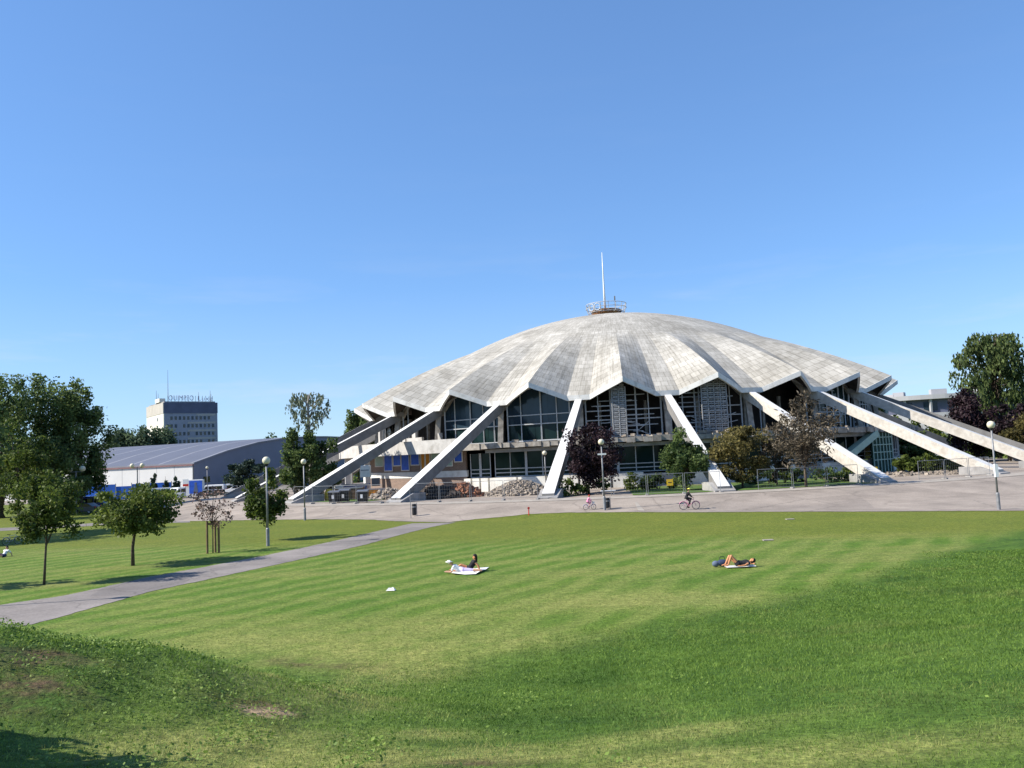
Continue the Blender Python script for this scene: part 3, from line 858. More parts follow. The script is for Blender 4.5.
# upper glazing, one window per bay
RU = 41.35
for i in range(-8, 8):
    a0, a1 = bay(i); f0, f1 = .055, .945
    kind = 'glass' if i in (-3, -2) else ('lattice' if i in (-1, 0) else ('open' if i in (1, -4, -5) else 'frames'))
    fr = MB(); nm = 6
    fs_ = np.linspace(f0, f1, nm + 1) if kind != 'glass' else [f0, .24, .50, .70, .86, f1]
    for j, f in enumerate(fs_):
        zt = min(top_at(RU, i, f), 14.3 - 5.2 * abs(f - .5) ** 1.6)
        if kind == 'open' and 1 < j < nm: continue
        fr.bar(pol(RU, a0 + f * STEP, TT), pol(RU, a0 + f * STEP, zt), .13 if j % 2 else .18)
    for j in range(12):
        fa, fb = f0 + (f1 - f0) * j / 12, f0 + (f1 - f0) * (j + 1) / 12
        za = min(top_at(RU, i, fa), 14.3 - 5.2 * abs(fa - .5) ** 1.6); zb = min(top_at(RU, i, fb), 14.3 - 5.2 * abs(fb - .5) ** 1.6)
        fr.bar(pol(RU, a0 + fa * STEP, za), pol(RU, a0 + fb * STEP, zb), .14)
    if kind != 'open':
        for z in (9.4, 10.6): bars_arc(fr, RU, a0 + f0 * STEP, a0 + f1 * STEP, z, .13)
        bars_arc(fr, RU, a0 + f0 * STEP, a0 + f1 * STEP, TT + .12, .16)
    if kind in ('lattice', 'frames'):
        for q in range(18 if kind == 'lattice' else 6):
            z = jr.choice((8.0, 8.5, 9.0, 9.9, 11.2, 11.8, 12.4)); fa = jr.uniform(f0, .6); fb = min(f1, fa + jr.uniform(.15, .45))
            bars_arc(fr, RU + .05, a0 + fa * STEP, a0 + fb * STEP, z + jr.uniform(-.1, .1), .09, 3)
        for q in range(9 if kind == 'lattice' else 3):
            fa = jr.uniform(f0, .8); za = jr.uniform(7.4, 9.5)
            fr.bar(pol(RU + .12, a0 + fa * STEP, za), pol(RU + .12, a0 + (fa + .12) * STEP, za + jr.uniform(-.8, 1.6)), .08)
    w = fr.build('window_frame', 'lightsteel', arena)
    if kind in ('glass', 'frames'):
        for nm_, zlo, zhi, mt in (('upper_pane', 9.5, None, 'glassblue' if kind == 'glass' else 'glassdark'), ('lower_pane', TT + .2, 9.38, 'glassdark')):
            mb = MB(); ff = np.linspace(f0, f1, 11)
            for fa, fb in zip(ff[:-1], ff[1:]):
                ja, jb, jt = (jr.uniform(-.05, .05) for _ in range(3)); vs = []
                for f, jj in ((fa, ja), (fb, jb)):
                    zt = zhi or min(top_at(RU, i, f), 14.3 - 5.2 * abs(f - .5) ** 1.6) - .02
                    zt = max(zlo + .01, zt)
                    vs += [pol(RU - .12 + jj, a0 + f * STEP, zlo), pol(RU - .12 + jj + jt, a0 + f * STEP, zt), pol(RU - .16 + jj, a0 + f * STEP, zlo), pol(RU - .16 + jj + jt, a0 + f * STEP, zt)]
                mb.add(vs, [(0, 4, 5, 1), (2, 3, 7, 6), (0, 2, 6, 4), (1, 5, 7, 3), (0, 1, 3, 2), (4, 6, 7, 5)])
            mb.build(nm_, mt, w)
# pale wall pieces in the open left bays
for i, fa, fb, z in ((-4, .25, .33, 9.6), (-4, .36, .72, 8.6), (-4, .50, .58, 9.9), (-5, .2, .8, 8.4), (-5, .3, .4, 10.4), (-3, .04, .09, 9.0)):
    a0, _ = bay(i); arc(MB(), 42.3, 42.7, a0 + fa * STEP, a0 + fb * STEP, TT - .02, z, 3).build('partition', 'parapet', arena)

# ground storey
RG = 45.0
def px_ang(px, py, R):
    """bearing on a cylinder of radius R that a photo pixel meets first"""
    d = ray(px, py); ox, oy = -DC[0], -DC[1]
    A = d[0] ** 2 + d[1] ** 2; B = 2 * (ox * d[0] + oy * d[1]); Cc = ox ** 2 + oy ** 2 - R * R
    t = (-B - math.sqrt(max(0, B * B - 4 * A * Cc))) / (2 * A)
    return math.atan2(ox + d[0] * t, -(oy + d[1] * t))
aB0, aB1 = R_(-66), px_ang(466, 465, RG)
mb = MB(); arc(mb, RG - .3, RG, aB0, aB1, GZ, 2.9, 24); arc(mb, RG - .3, RG, aB0, aB1, 3.75, 6.28, 24)
gw = mb.build('brick_wall', 'brick', arena)
mb = MB(); arc(mb, RG - .3, RG + .08, aB0, aB1 + .004, 2.9, 3.75, 24); mb.build('string_course', 'white', gw)
for x0, x1, zb, mt in ((376, 384, 4.7, 'greenpanel'), (385, 393, 4.0, 'bluepanel'), (394, 401.5, 4.7, 'bluepanel'), (402, 409.8, 4.0, 'bluepanel'), (411.5, 420, 4.7, 'bluepanel'), (421.5, 425.6, 4.05, 'orange'), (426.2, 430.5, 4.05, 'orange'), (432, 441, 4.7, 'greenpanel'), (447, 453, 4.4, 'greenpanel'), (455, 463, 4.9, 'bluepanel')):
    a0, a1 = px_ang(x0, 466, RG), px_ang(x1, 466, RG)
    mb = MB(); arc(mb, RG + .002, RG + .10, a0, a1, zb, 6.22, 2); w = mb.build('window_panel', mt, gw)
    fr = MB()
    for a in (a0, a1): fr.bar(pol(RG + .1, a, zb), pol(RG + .1, a, 6.2), .13)
    bars_arc(fr, RG + .1, a0, a1, zb, .14, 2)
    fr.build('frame', 'white', w)
# glazed part
for i in range(-3, 6):
    a0, a1 = bay(i)
    if i == -3: a0 = aB1 + .006
    a0 += .008; a1 -= .008
    zb = 2.7
    mb = MB(); arc(mb, RG - .34, RG - .28, a0, a1, zb, 5.83, 5)
    w = mb.build('shopfront_window', 'glassdark', arena)
    fr = MB(); nmu = max(2, int((a1 - a0) / STEP * 6))
    for j in range(nmu + 1):
        a = a0 + (a1 - a0) * j / nmu
        fr.bar(pol(RG - .2, a, zb), pol(RG - .2, a, 5.84), .30 if j == nmu // 2 else .11)
    for z in (zb + .06, 3.25, 3.75): bars_arc(fr, RG - .2, a0, a1, z, .11, 5)
    fr.build('frame', 'lightsteel', w)
for i in range(-3, 6):
    a0, a1 = bay(i)
    if i == -3: a0 = aB1 + .004
    n = 3
    for j in range(n):
        mb = MB()
        b0, b1 = a0 + (a1 - a0) * j / n + .003, a0 + (a1 - a0) * (j + 1) / n - .003
        if (i, j) in ((-1, 2), (1, 1), (2, 0), (2, 2)): continue
        arc(mb, 44.4, 46.0, b0, b1, GZ, 2.66, 3)
        mb.build('plinth', 'plinth', arena)
    mb = MB(); arc(mb, 44.2, 45.6, a0 + .004, a1 - .004, GZ, 2.5, 4); mb.build('basement_wall', 'greyconc', arena)
# terrace columns on the left, green stair and booth on the right
for k in range(-8, -3):
    mb = MB(); a = PH + k * STEP; mb.box(pol(47.2, a, (GZ + 6.3) / 2), (.8, .8, 5.4 - .02), a); mb.build('terrace_column', 'white', arena)
aS = px_ang(866, 455, 47)
mb = MB(); mb.bar(pol(47.2, aS + .05, 6.2), pol(47.2, aS - .11, 3.0), 1.0, .9); st = mb.build('stair_flight', 'greenpanel', arena)
mb = MB()
for z in (2.6, 3.6, 4.6, 5.6): bars_arc(mb, 47.0, aS + .04, aS + .16, z, .12, 3)
for j in range(7): a = aS + .04 + .02 * j; mb.bar(pol(47.0, a, GZ), pol(47.0, a, 6.2), .12)
mb.build('green_screen', MT['greenpanel'], arena)
mb = MB(); arc(mb, 46.7, 46.9, aS + .04, aS + .16, GZ, 6.2, 4); mb.build('green_mesh', 'tarpdark', arena)

# scaffolding in the two bays
def scaffold(i, fa, fb, R, rows, zt, label, cols):
    a0, _ = bay(i); A, B = a0 + fa * STEP, a0 + fb * STEP
    root = empty('scaffold_tower', pol(R, (A + B) / 2, TT), label, 'scaffolding')
    for rr in (R, R - 1.0):
        for j in range(cols + 1):
            mb = MB(); a = A + (B - A) * j / cols
            mb.tube([pol(rr, a, TT), pol(rr, a, zt)], .085, 6); mb.build('upright', 'scaf', root)
    mb = MB()
    for q in range(rows):
        z = TT + .3 + (zt - TT - .3) * q / (rows - 1)
        mb.bar(pol(R, A, z), pol(R, B, z), .10); mb.bar(pol(R - 1, A, z), pol(R - 1, B, z), .08)
        for j in range(cols): 
            a = A + (B - A) * (j + .5) / cols
            mb.bar(pol(R + .01, a - .3 / R, z + .25), pol(R + .01, a + .3 / R, z + .25), .12, .2)
    mb.build('ledger', 'scaf', root)
    for q in range(1, rows, 3):
        z = TT + .3 + (zt - TT - .3) * q / (rows - 1)
        mb = MB(); mb.hexa([pol(R - .95, A, z + .06), pol(R - .95, B, z + .06), pol(R - .06, B, z + .06), pol(R - .06, A, z + .06), pol(R - .95, A, z + .11), pol(R - .95, B, z + .11), pol(R - .06, B, z + .11), pol(R - .06, A, z + .11)])
        mb.build('platform', 'wood', root)
a_s = px_ang(612.5, 410, 43.4); a_e = px_ang(626, 410, 43.4)
scaffold(-1, (a_s - bay(-1)[0]) / STEP, (a_e - bay(-1)[0]) / STEP, 43.4, 13, 13.4, 'narrow pale scaffold tower filling the middle of the open bay behind the purple tree', 2)
a_s = px_ang(702, 405, 43.4); a_e = px_ang(727, 405, 43.4)
scaffold(0, (a_s - bay(0)[0]) / STEP, (a_e - bay(0)[0]) / STEP, 43.4, 12, 13.6, 'wide pale scaffold tower in the open bay above the olive tree', 4)
DENS = 1.9
# ------------------------------------------------------------------ vegetation
def leaf_mesh(name, pts, size, mat, parent, upw=.35, aspect=1.5, tint=None, droop=False, flat=None):
    """many small leaf faces"""
    n = len(pts); pts = np.asarray(pts) - np.array(root_of(parent).location)
    d = rng.normal(size=(n, 3)); 
    if droop: d = np.stack([rng.normal(size=n) * .25, rng.normal(size=n) * .25, -np.ones(n)], -1)
    if flat: d[:, 2] *= flat
    d /= np.linalg.norm(d, axis=1, keepdims=True)
    o = rng.normal(size=(n, 3))
    if flat: o[:, 2] *= flat
    o -= d * (o * d).sum(1, keepdims=True); o /= np.linalg.norm(o, axis=1, keepdims=True)
    s = size * rng.uniform(.6, 1.35, (n, 1))
    a = pts - d * s * aspect * .5; c = pts + d * s * aspect * .5
    b1 = pts + o * s * .5; b2 = pts - o * s * .5
    V = np.stack([a, b1, c, b2], 1).reshape(-1, 3)
    me = bpy.data.meshes.new(name)
    me.vertices.add(4 * n); me.vertices.foreach_set('co', V.ravel().astype(np.float32))
    me.loops.add(4 * n); me.loops.foreach_set('vertex_index', np.arange(4 * n, dtype=np.int32))
    me.polygons.add(n); me.polygons.foreach_set('loop_start', np.arange(0, 4 * n, 4, dtype=np.int32))
    if tint is None: tint = rng.uniform(0, 1, n)
    at = me.attributes.new('tint', 'FLOAT', 'POINT'); at.data.foreach_set('value', np.repeat(np.clip(tint, 0, 1), 4).astype(np.float32))
    me.update(calc_edges=True); me.validate()
    me.materials.append(MT[mat])
    ob = bpy.data.objects.new(name, me); COL.objects.link(ob); ob.parent = parent
    return ob

def crown_points(c, rx, rz, n, shape='round', ncl=26, spread=.24, gaps=.0):
    """clusters filling an uneven envelope; returns points, per-point tint, cluster centres"""
    cl = []
    while len(cl) < ncl:
        p = rng.uniform(-1, 1, 3); q = np.linalg.norm(p)
        if q > 1 or q < .25: continue
        if shape == 'cone':
            h = (p[2] + 1) / 2; w = 1.02 - h
            if np.hypot(p[0], p[1]) > w: continue
        if shape == 'umbrella' and p[2] < -.55 and rng.random() < .7: continue
        p = p * (rng.uniform(.88, 1.08))
        cl.append(p)
    cl = np.array(cl)
    idx = rng.integers(0, ncl, n)
    sp = spread * rng.uniform(.65, 1.3, ncl)
    off = np.clip(rng.normal(size=(n, 3)) * .55, -.95, .95)
    cl = cl * 1.0
    P = cl[idx] + off * sp[idx][:, None] * np.array([1, 1, .8 if shape != 'cone' else .5])
    tc = rng.uniform(.15, .85, ncl)
    t = tc[idx] + rng.normal(size=n) * .18
    sc = np.array([rx, rx, rz])
    return np.array(c) + P * sc, t, np.array(c) + cl * sc

def tree(name, label, x, y, top_z, rx, base_frac=.25, mat='leaf_oak', shape='round', leaf=.3, n=2600, ncl=28, spread=.27, group=None, cat='tree', trunk_r=None, bark='bark', z0=None, lean=0.0, limbs=9, aspect=1.5):
    g = hz(x, y) if z0 is None else z0
    Ht = top_z - g
    root = empty(name, (x, y, g), label, cat, group)
    zc0 = g + Ht * base_frac; cz = (zc0 + top_z) / 2; rz = (top_z - zc0) / 2
    c = (x + lean, y, cz)
    P, t, cl = crown_points(c, rx, rz, n, shape, ncl, spread)
    P[:, 2] = np.maximum(P[:, 2], g + .15)
    tr = trunk_r or max(.05, Ht * .018)
    mb = MB()
    ztop = cz + rz * (.6 if shape == 'cone' else .35)
    wob = [rng.normal() * tr * .6 for _ in range(4)]
    mb.tube([(x, y, g - .15), (x + wob[0], y + wob[1], g + (zc0 - g) * .6 + .1), (x + lean * .6 + wob[2], y + wob[3], (zc0 + cz) / 2), (x + lean, y, ztop)], [tr * 1.25, tr, tr * .75, tr * .2], 9)
    for q in cl[:limbs]:
        zs = zc0 + (cz - zc0) * rng.uniform(-.1, .8); st = Vector((x + lean * .5, y, zs)); en = Vector(q)
        mid = (st + en) / 2 + Vector((0, 0, .1 * rz))
        mb.tube([st, mid, en], [tr * .45, tr * .3, tr * .1], 6)
    mb.build('trunk', bark, root, smooth=True)
    leaf_mesh('crown', P, leaf, mat, root, tint=t, aspect=aspect)
    return root

def tree_px(name, label, px, pyb, Y, top_py, wpx, **kw):
    """px: photo column of the foot, Y: distance north of the camera"""
    x, _, _ = at_y(px, pyb, Y); tz = at_y(px, top_py, Y)[2]
    rx = wpx / F_PX * Y / 2
    lf = kw.pop('leafpx', 1.9) / F_PX * Y
    area = wpx * abs(pyb - top_py)
    kw.setdefault('n', int(min(9000, max(700, area * .95))))
    kw['n'] = int(kw['n'] * DENS * 1.4)
    return tree(name, label, x, Y, tz, rx, leaf=lf, **kw)

def shrub(name, label, x, y, rx, h, mat='leaf_shrub', leaf=.16, n=700, group=None, cat='shrub', ncl=14, spread=.4, shape='round'):
    g = hz(x, y); root = empty(name, (x, y, g), label, cat, group)
    P, t, cl = crown_points((x, y, g + h * .52), rx, h * .5, n, shape, ncl, spread)
    P[:, 2] = np.maximum(P[:, 2], g + .03)
    mb = MB()
    for q in cl[:7]: mb.tube([(x + rng.normal() * .08, y + rng.normal() * .08, g - .05), tuple(q)], [.03, .012], 5)
    mb.build('stem', 'bark', root); leaf_mesh('foliage', P, leaf, mat, root, tint=t)
    return root

# big trees on the left
LG = 'tall dark trees massed at the left'
tree_px('broadleaf_tree', 'tallest dark tree of the left mass, cut by the left edge of the photo', 2, 514, 118, 361, 88, base_frac=.04, mat='leaf_oak', ncl=60, group=LG, spread=.23, n=7500)
tree_px('broadleaf_tree', 'dark tree with a ragged double top standing second from the left edge', 46, 514, 124, 377, 64, base_frac=.03, mat='leaf_oak', ncl=50, group=LG, spread=.25, n=5500)
tree_px('broadleaf_tree', 'rounded dark tree at the right end of the left mass beside the white shed wall', 80, 512, 126, 384, 56, base_frac=.10, mat='leaf_oak', ncl=50, group=LG, spread=.25, n=5200)
tree_px('broadleaf_tree', 'light yellow green tree glowing in front of the dark trees at far left', 18, 514, 106, 424, 56, base_frac=.12, mat='leaf_maple', ncl=24, n=2600, group=LG)
tree_px('broadleaf_tree', 'low dark tree filling the gap at the foot of the left mass', 52, 512, 116, 440, 66, base_frac=.05, mat='leaf_oak', ncl=26, n=3400, group=LG)
# trees outside the left edge that throw the shadow bars on the lawn
tree('broadleaf_tree', 'broad dark tree on the lawn just beyond the left edge of the photo', -53.0, 70.5, 13.2, 4.6, base_frac=.38, leaf=.32, n=5200, group=LG, ncl=36)
tree('broadleaf_tree', 'narrow dark tree on the lawn beyond the left edge of the photo', -52.0, 77.5, 13.8, 4.4, base_frac=.40, leaf=.32, n=5200, group=LG, ncl=36)
tree('young_tree', 'young tree on the lawn beyond the left edge of the photo', -29.3, 42.0, 5.2, 1.5, base_frac=.38, leaf=.15, n=1500, mat='leaf_maple')
_hx, _hy, _ = hit(18, 752)  # unseen bush, added and sized for the shadow it throws into the corner
shrub('bush', 'dense unseen bush added on the mound to shade the lower left corner', _hx - 2.4, _hy - 1.0, 1.0, 2.15, n=5200, leaf=.13, ncl=34)
# young trees on the lawn
tree_px('young_tree', 'slender young tree with a patchy green crown, nearest the left edge', 44, 585, 42.5, 471, 62, base_frac=.34, mat='leaf_maple', leafpx=2.3, ncl=36, spread=.27, n=2600, trunk_r=.055, shape='round', lean=.25, limbs=14)
tree_px('young_tree', 'young tree with a wide dense green crown beside the path', 133, 567, 49.3, 484, 72, base_frac=.33, mat='leaf_maple', leafpx=2.3, ncl=34, spread=.30, n=2600, trunk_r=.09, limbs=12, lean=.25)
tree_px('young_tree', 'young green tree standing behind the lamp post by the path', 268, 540, 62, 464, 46, base_frac=.26, mat='leaf_maple', leafpx=2.2, ncl=26, spread=.30, n=1700, trunk_r=.07)
# staked sapling with dry leaves
sx, sy = gnd(213, 553)
tree_px('sapling', 'thin sapling with sparse reddish brown leaves tied between wooden stakes', 213, 553, sy, 488, 50, base_frac=.38, mat='leaf_red', leafpx=1.7, ncl=40, spread=.17, n=260, trunk_r=.035, limbs=30, shape='umbrella')
st = empty('tree_stakes', (sx, sy, hz(sx, sy)), 'frame of three pale wooden stakes with crossbars round the brown leaved sapling', 'tree stake')
gz = hz(sx, sy); spots = [(-.28, -.22), (.42, -.1), (.02, .38)]
for a, b in spots:
    mb = MB(); mb.tube([(sx + a, sy + b, gz - .1), (sx + a, sy + b, gz + 2.05)], .075, 8); mb.build('stake', 'wood', st)
for (a, b), (c, d) in ((spots[0], spots[1]), (spots[1], spots[2]), (spots[2], spots[0])):
    mb = MB(); mb.bar((sx + a, sy + b, gz + 1.86), (sx + c, sy + d, gz + 1.86), .06, .12); mb.build('crossbar', 'wood', st)

# birch and poplar left of the arena
def weeping(name, label, px, pyb, Y, top_py, wpx, mat, nstr, base_py, leafpx=2.2, group=None, bark='birchbark', dens=26, tier=None, strand=(.14, .34)):
    x, _, _ = at_y(px, pyb, Y); g = hz(x, Y); tz = at_y(px, top_py, Y)[2]; bz = at_y(px, base_py, Y)[2]
    rx = wpx / F_PX * Y / 2; root = empty(name, (x, Y, g), label, 'tree', group)
    pts = []; tt = []; mb = MB(); tr = (tz - g) * .016
    mb.tube([(x, Y, g - .1), (x + .1, Y, (g + bz) / 2), (x - .1, Y, (bz + tz) / 2), (x, Y, tz - .5)], [tr * 1.3, tr, tr * .7, tr * .15], 8)
    for i in range(nstr):
        u = rng.uniform(0, 1); a = rng.uniform(0, 2 * math.pi)
        zt = bz + (tz - bz) * (u ** .75)
        hh = (zt - bz) / (tz - bz)
        prof = math.sin(math.pi * min(1, .22 + .75 * (1 - hh))) ** .7
        prof *= .86 + .14 * math.sin(hh * 13 + a * 2)
        if strand[1] < .2 and math.sin(3 * a + 8 * hh) + math.sin(5 * a - 11 * hh + 1) < -.35: continue
        if tier: prof *= tier(hh)
        r = rx * prof * math.sqrt(rng.uniform(.05, 1))
        px_, py_ = x + r * math.cos(a), Y + r * math.sin(a)
        ln = rng.uniform(*strand) * (tz - bz)
        m = rng.integers(dens // 2, dens); zz = zt - rng.uniform(0, 1, m) * ln
        zz = np.maximum(zz, g + .6)
        pts.append(np.stack([px_ + rng.normal(size=m) * .16 * rx * .35, py_ + rng.normal(size=m) * .16 * rx * .35, zz], -1))
        tt.append(np.full(m, rng.uniform(.05, .95)) + rng.normal(size=m) * .12)
        if i % 7 == 0: mb.tube([(x, Y, max(g + 1, zt - .25 * (tz - bz))), ((x + px_) / 2, (Y + py_) / 2, zt - .02 * (tz - bz)), (px_, py_, zt)], [tr * .4, tr * .25, tr * .08], 5)
    mb.build('trunk', bark, root, smooth=True)
    leaf_mesh('crown', np.concatenate(pts), leafpx / F_PX * Y, mat, root, tint=np.concatenate(tt), droop=True, aspect=2.0)
    return root
weeping('birch_tree', 'thin pale weeping birch rising above the dark bushy trees left of the arena', 311, 503, 113, 390, 50, 'leaf_birch', 80, 424, dens=20, leafpx=1.6)
tree_px('broadleaf_tree', 'dark dense tree below the pale birch, its left half', 297, 503, 110, 430, 34, base_frac=.04, mat='leaf_oak', ncl=26, n=2600, group='dark trees between shed and arena')
tree_px('broadleaf_tree', 'dark dense tree below the pale birch, its right half', 322, 503, 111, 429, 36, base_frac=.04, mat='leaf_oak', ncl=26, n=2600, group='dark trees between shed and arena')
tree_px('round_tree', 'small round dark tree in front of the grey shed gable', 245, 496, 158, 459, 34, base_frac=.05, mat='leaf_fir', ncl=24, n=1500)
tree_px('poplar_tree', 'tall narrow dark poplar showing behind the left edge of the roof', 358, 480, 205, 404, 24, base_frac=.1, mat='leaf_oak', ncl=26, n=1800, spread=.3)
tree_px('poplar_tree', 'second dark poplar behind the roof, seen under its left tip', 374, 480, 212, 408, 24, base_frac=.1, mat='leaf_oak', ncl=26, n=1500, spread=.3)
for i, (px, tp, w) in enumerate(((338, 452, 18), (352, 446, 20), (270, 437, 12), (228, 440, 14), (240, 441, 14))):
    tree_px('far_tree', ['hazy low tree left of the slanting buttresses', 'hazy tree under the left roof tip', 'dark treetop above the flat end of the shed roof', 'pale treetop right of the tower block', 'second pale treetop right of the tower block'][i], px, 478, 300, tp, w * 1.4, base_frac=.05, mat='leaf_far', n=500, ncl=12, spread=.4, group='treetops far behind the shed')
# trees by the tower block
for i, (px, tp, w, sh) in enumerate(((116, 436, 20, 'round'), (127, 430, 18, 'cone'), (138, 425, 16, 'cone'), (157, 421, 17, 'cone'), (166, 435, 13, 'round'), (108, 442, 16, 'round'))):
    tree_px('far_tree', ['round tree left of the tower block', 'pointed fir second from the left beside the tower block', 'tall fir just left of the tower block', 'tallest fir standing before the cream end of the tower block', 'low tree under the tower block corner', 'leftmost low tree beyond the shed roof'][i], px, 474, 262, tp - 2, w * 1.75, base_frac=.04, mat='leaf_far', n=1500, ncl=26, spread=.36, shape='round', group='trees beside the tower block')
# small firs before the white shed wall
for i, px in enumerate((154, 165.5, 176)):
    tree_px('fir_tree', ['small fir before the white shed wall, left of three', 'thinnest small fir before the white shed wall, middle of three', 'fullest small fir before the white shed wall, right of three'][i], px, 492, 172, (469, 471, 470)[i], (9, 7, 10)[i], base_frac=.04, mat='leaf_fir', shape='cone', n=420, ncl=20, spread=.3, group='firs along the shed', leafpx=1.7)

# planting in front of the arena
tree_px('purple_plum_tree', 'dark purple leaved tree in front of the arena beside the steep buttress', 589, 492, 89, 424, 54, base_frac=.16, mat='leaf_purple', ncl=36, n=3600, spread=.28, lean=1.0)
tree_px('garden_tree', 'rounded grey green tree before the arena, right of the purple one', 687, 489, 88, 432, 39, base_frac=.08, mat='leaf_oak', ncl=30, n=2600, spread=.30)
tree_px('garden_tree', 'olive and brown leaved tree before the arena', 743, 489, 88, 428, 62, base_frac=.14, mat='leaf_olive', ncl=32, n=2700, spread=.27)
tree_px('bare_tree', 'nearly bare grey brown tree whose twigs cross the stained buttress', 806, 483, 84, 398, 66, base_frac=.22, mat='leaf_twig', ncl=46, n=1500, spread=.25, leafpx=1.2, limbs=46, aspect=4.0, trunk_r=.13)
tree_px('bare_tree', 'thin bare bush of brown twigs left of the larger bare tree', 777, 485, 90, 438, 34, base_frac=.15, mat='leaf_twig', ncl=22, n=420, spread=.25, leafpx=1.6, limbs=22, aspect=4.0, trunk_r=.08)
shr = [(566, 494, 84, 11, 9, 'low dark juniper bush at the foot of the steep buttress'), (580, 492, 85, 8, 8, 'dark bush right of the juniper'), (604, 488, 90, 9, 8, 'green bush beneath the purple tree'),
       (632, 489, 90, 9, 9, 'green bush in front of the white plinth'), (646, 489, 90, 8, 7, 'dark green bush left of the yellow sign'), (658, 489, 90, 9, 8, 'bright green bush behind the yellow sign'), (674, 489, 91, 9, 6, 'low bush under the grey green tree'),
       (754, 486, 91, 9, 8, 'bush under the olive tree'), (770, 485, 91, 10, 8, 'green bush right of the olive tree'), (785, 484, 91, 10, 8, 'rounded bush left of the bare tree'), (797, 483, 91, 9, 7, 'green bush behind the bare trunk'),
       (830, 481, 88, 14, 9, 'dark bush under the stained buttress'), (848, 480, 88, 10, 7, 'low green bush near the buttress foot')]
for i, (px, py, Y, r, h, lb) in enumerate(shr):
    Y += 3.5; x, _, _ = at_y(px, py, Y)
    shrub('garden_bush', lb, x, Y, r / F_PX * Y, h / F_PX * Y * 1.9, n=520, leaf=.2, group='bushes in front of the arena', mat='leaf_shrub' if i % 3 else 'leaf_maple')
for i, px in enumerate((905, 917, 929, 941, 953, 965)):
    x, _, _ = at_y(px, 476, 100.5)
    shrub('hedge_bush', ['leftmost', 'second', 'third', 'fourth', 'fifth', 'rightmost'][i] + ' bush of the green hedge behind the fence at right', x, 100.5, 1.1, 2.3, n=900, leaf=.24, group='hedge behind the fence', mat='leaf_maple')
# right hand trees
weeping('willow_tree', 'huge weeping willow towering at the right edge', 1001, 470, 150, 333, 80, 'leaf_willow', 980, 436, leafpx=1.9, bark='bark', dens=24, strand=(.05, .15))
tree_px('purple_beech_tree', 'dark purple tree in front of the willow, left of the lamp globe', 969, 470, 138, 394, 44, base_frac=.12, mat='leaf_purple', ncl=34, n=3600, group='purple trees at the right')
tree_px('purple_beech_tree', 'dark purple tree right of the lamp globe', 1012, 468, 134, 400, 46, base_frac=.12, mat='leaf_purple', ncl=34, n=3400, group='purple trees at the right')
tree_px('broadleaf_tree', 'green tree lit at its top below the far curved building', 925, 460, 185, 410, 44, base_frac=.1, mat='leaf_maple', ncl=24, n=1900)
tree_px('broadleaf_tree', 'olive tree seen between the right buttresses', 880, 462, 180, 402, 36, base_frac=.1, mat='leaf_maple', ncl=22, n=1500)
tree_px('broadleaf_tree', 'dark tree behind the lowest right buttress', 905, 466, 150, 430, 40, base_frac=.05, mat='leaf_oak', ncl=22, n=1900)
tree_px('broadleaf_tree', 'dark tree on the lawn behind the right lamp', 985, 468, 142, 428, 56, base_frac=.12, mat='leaf_oak', ncl=24, n=2400)
tree_px('broadleaf_tree', 'green tree past the right edge under the willow', 1040, 466, 128, 404, 60, base_frac=.12, mat='leaf_olive', ncl=24, n=2400)

# grass in the planted strip and along the front
gs = []
for a in range(-6, 21, 3): gs.append((DC[0] + 66.0 * math.sin(R_(a)), DC[1] - 66.0 * math.cos(R_(a))))
for a in range(21, -7, -3): gs.append((DC[0] + 48.5 * math.sin(R_(a)), DC[1] - 48.5 * math.cos(R_(a))))
def plain_sheet():
    o = sheet('planting_bed', gs, .075, 'ground', 1.2); return o
MT['bed'] = plain('bed_grass', (.065, .12, .018), .95, .35, 3.0, dirt=(.13, .12, .05), dscale=.5)
plain_sheet().data.materials[0] = MT['bed']
gs2 = [(DC[0] + r * math.sin(R_(a)), DC[1] - r * math.cos(R_(a))) for r, a in ((64, -42), (64, -38), (64, -34), (52, -34), (52, -42))]
sheet('weedy_verge', gs2, .075, 'ground', 1.2).data.materials[0] = MT['bed']

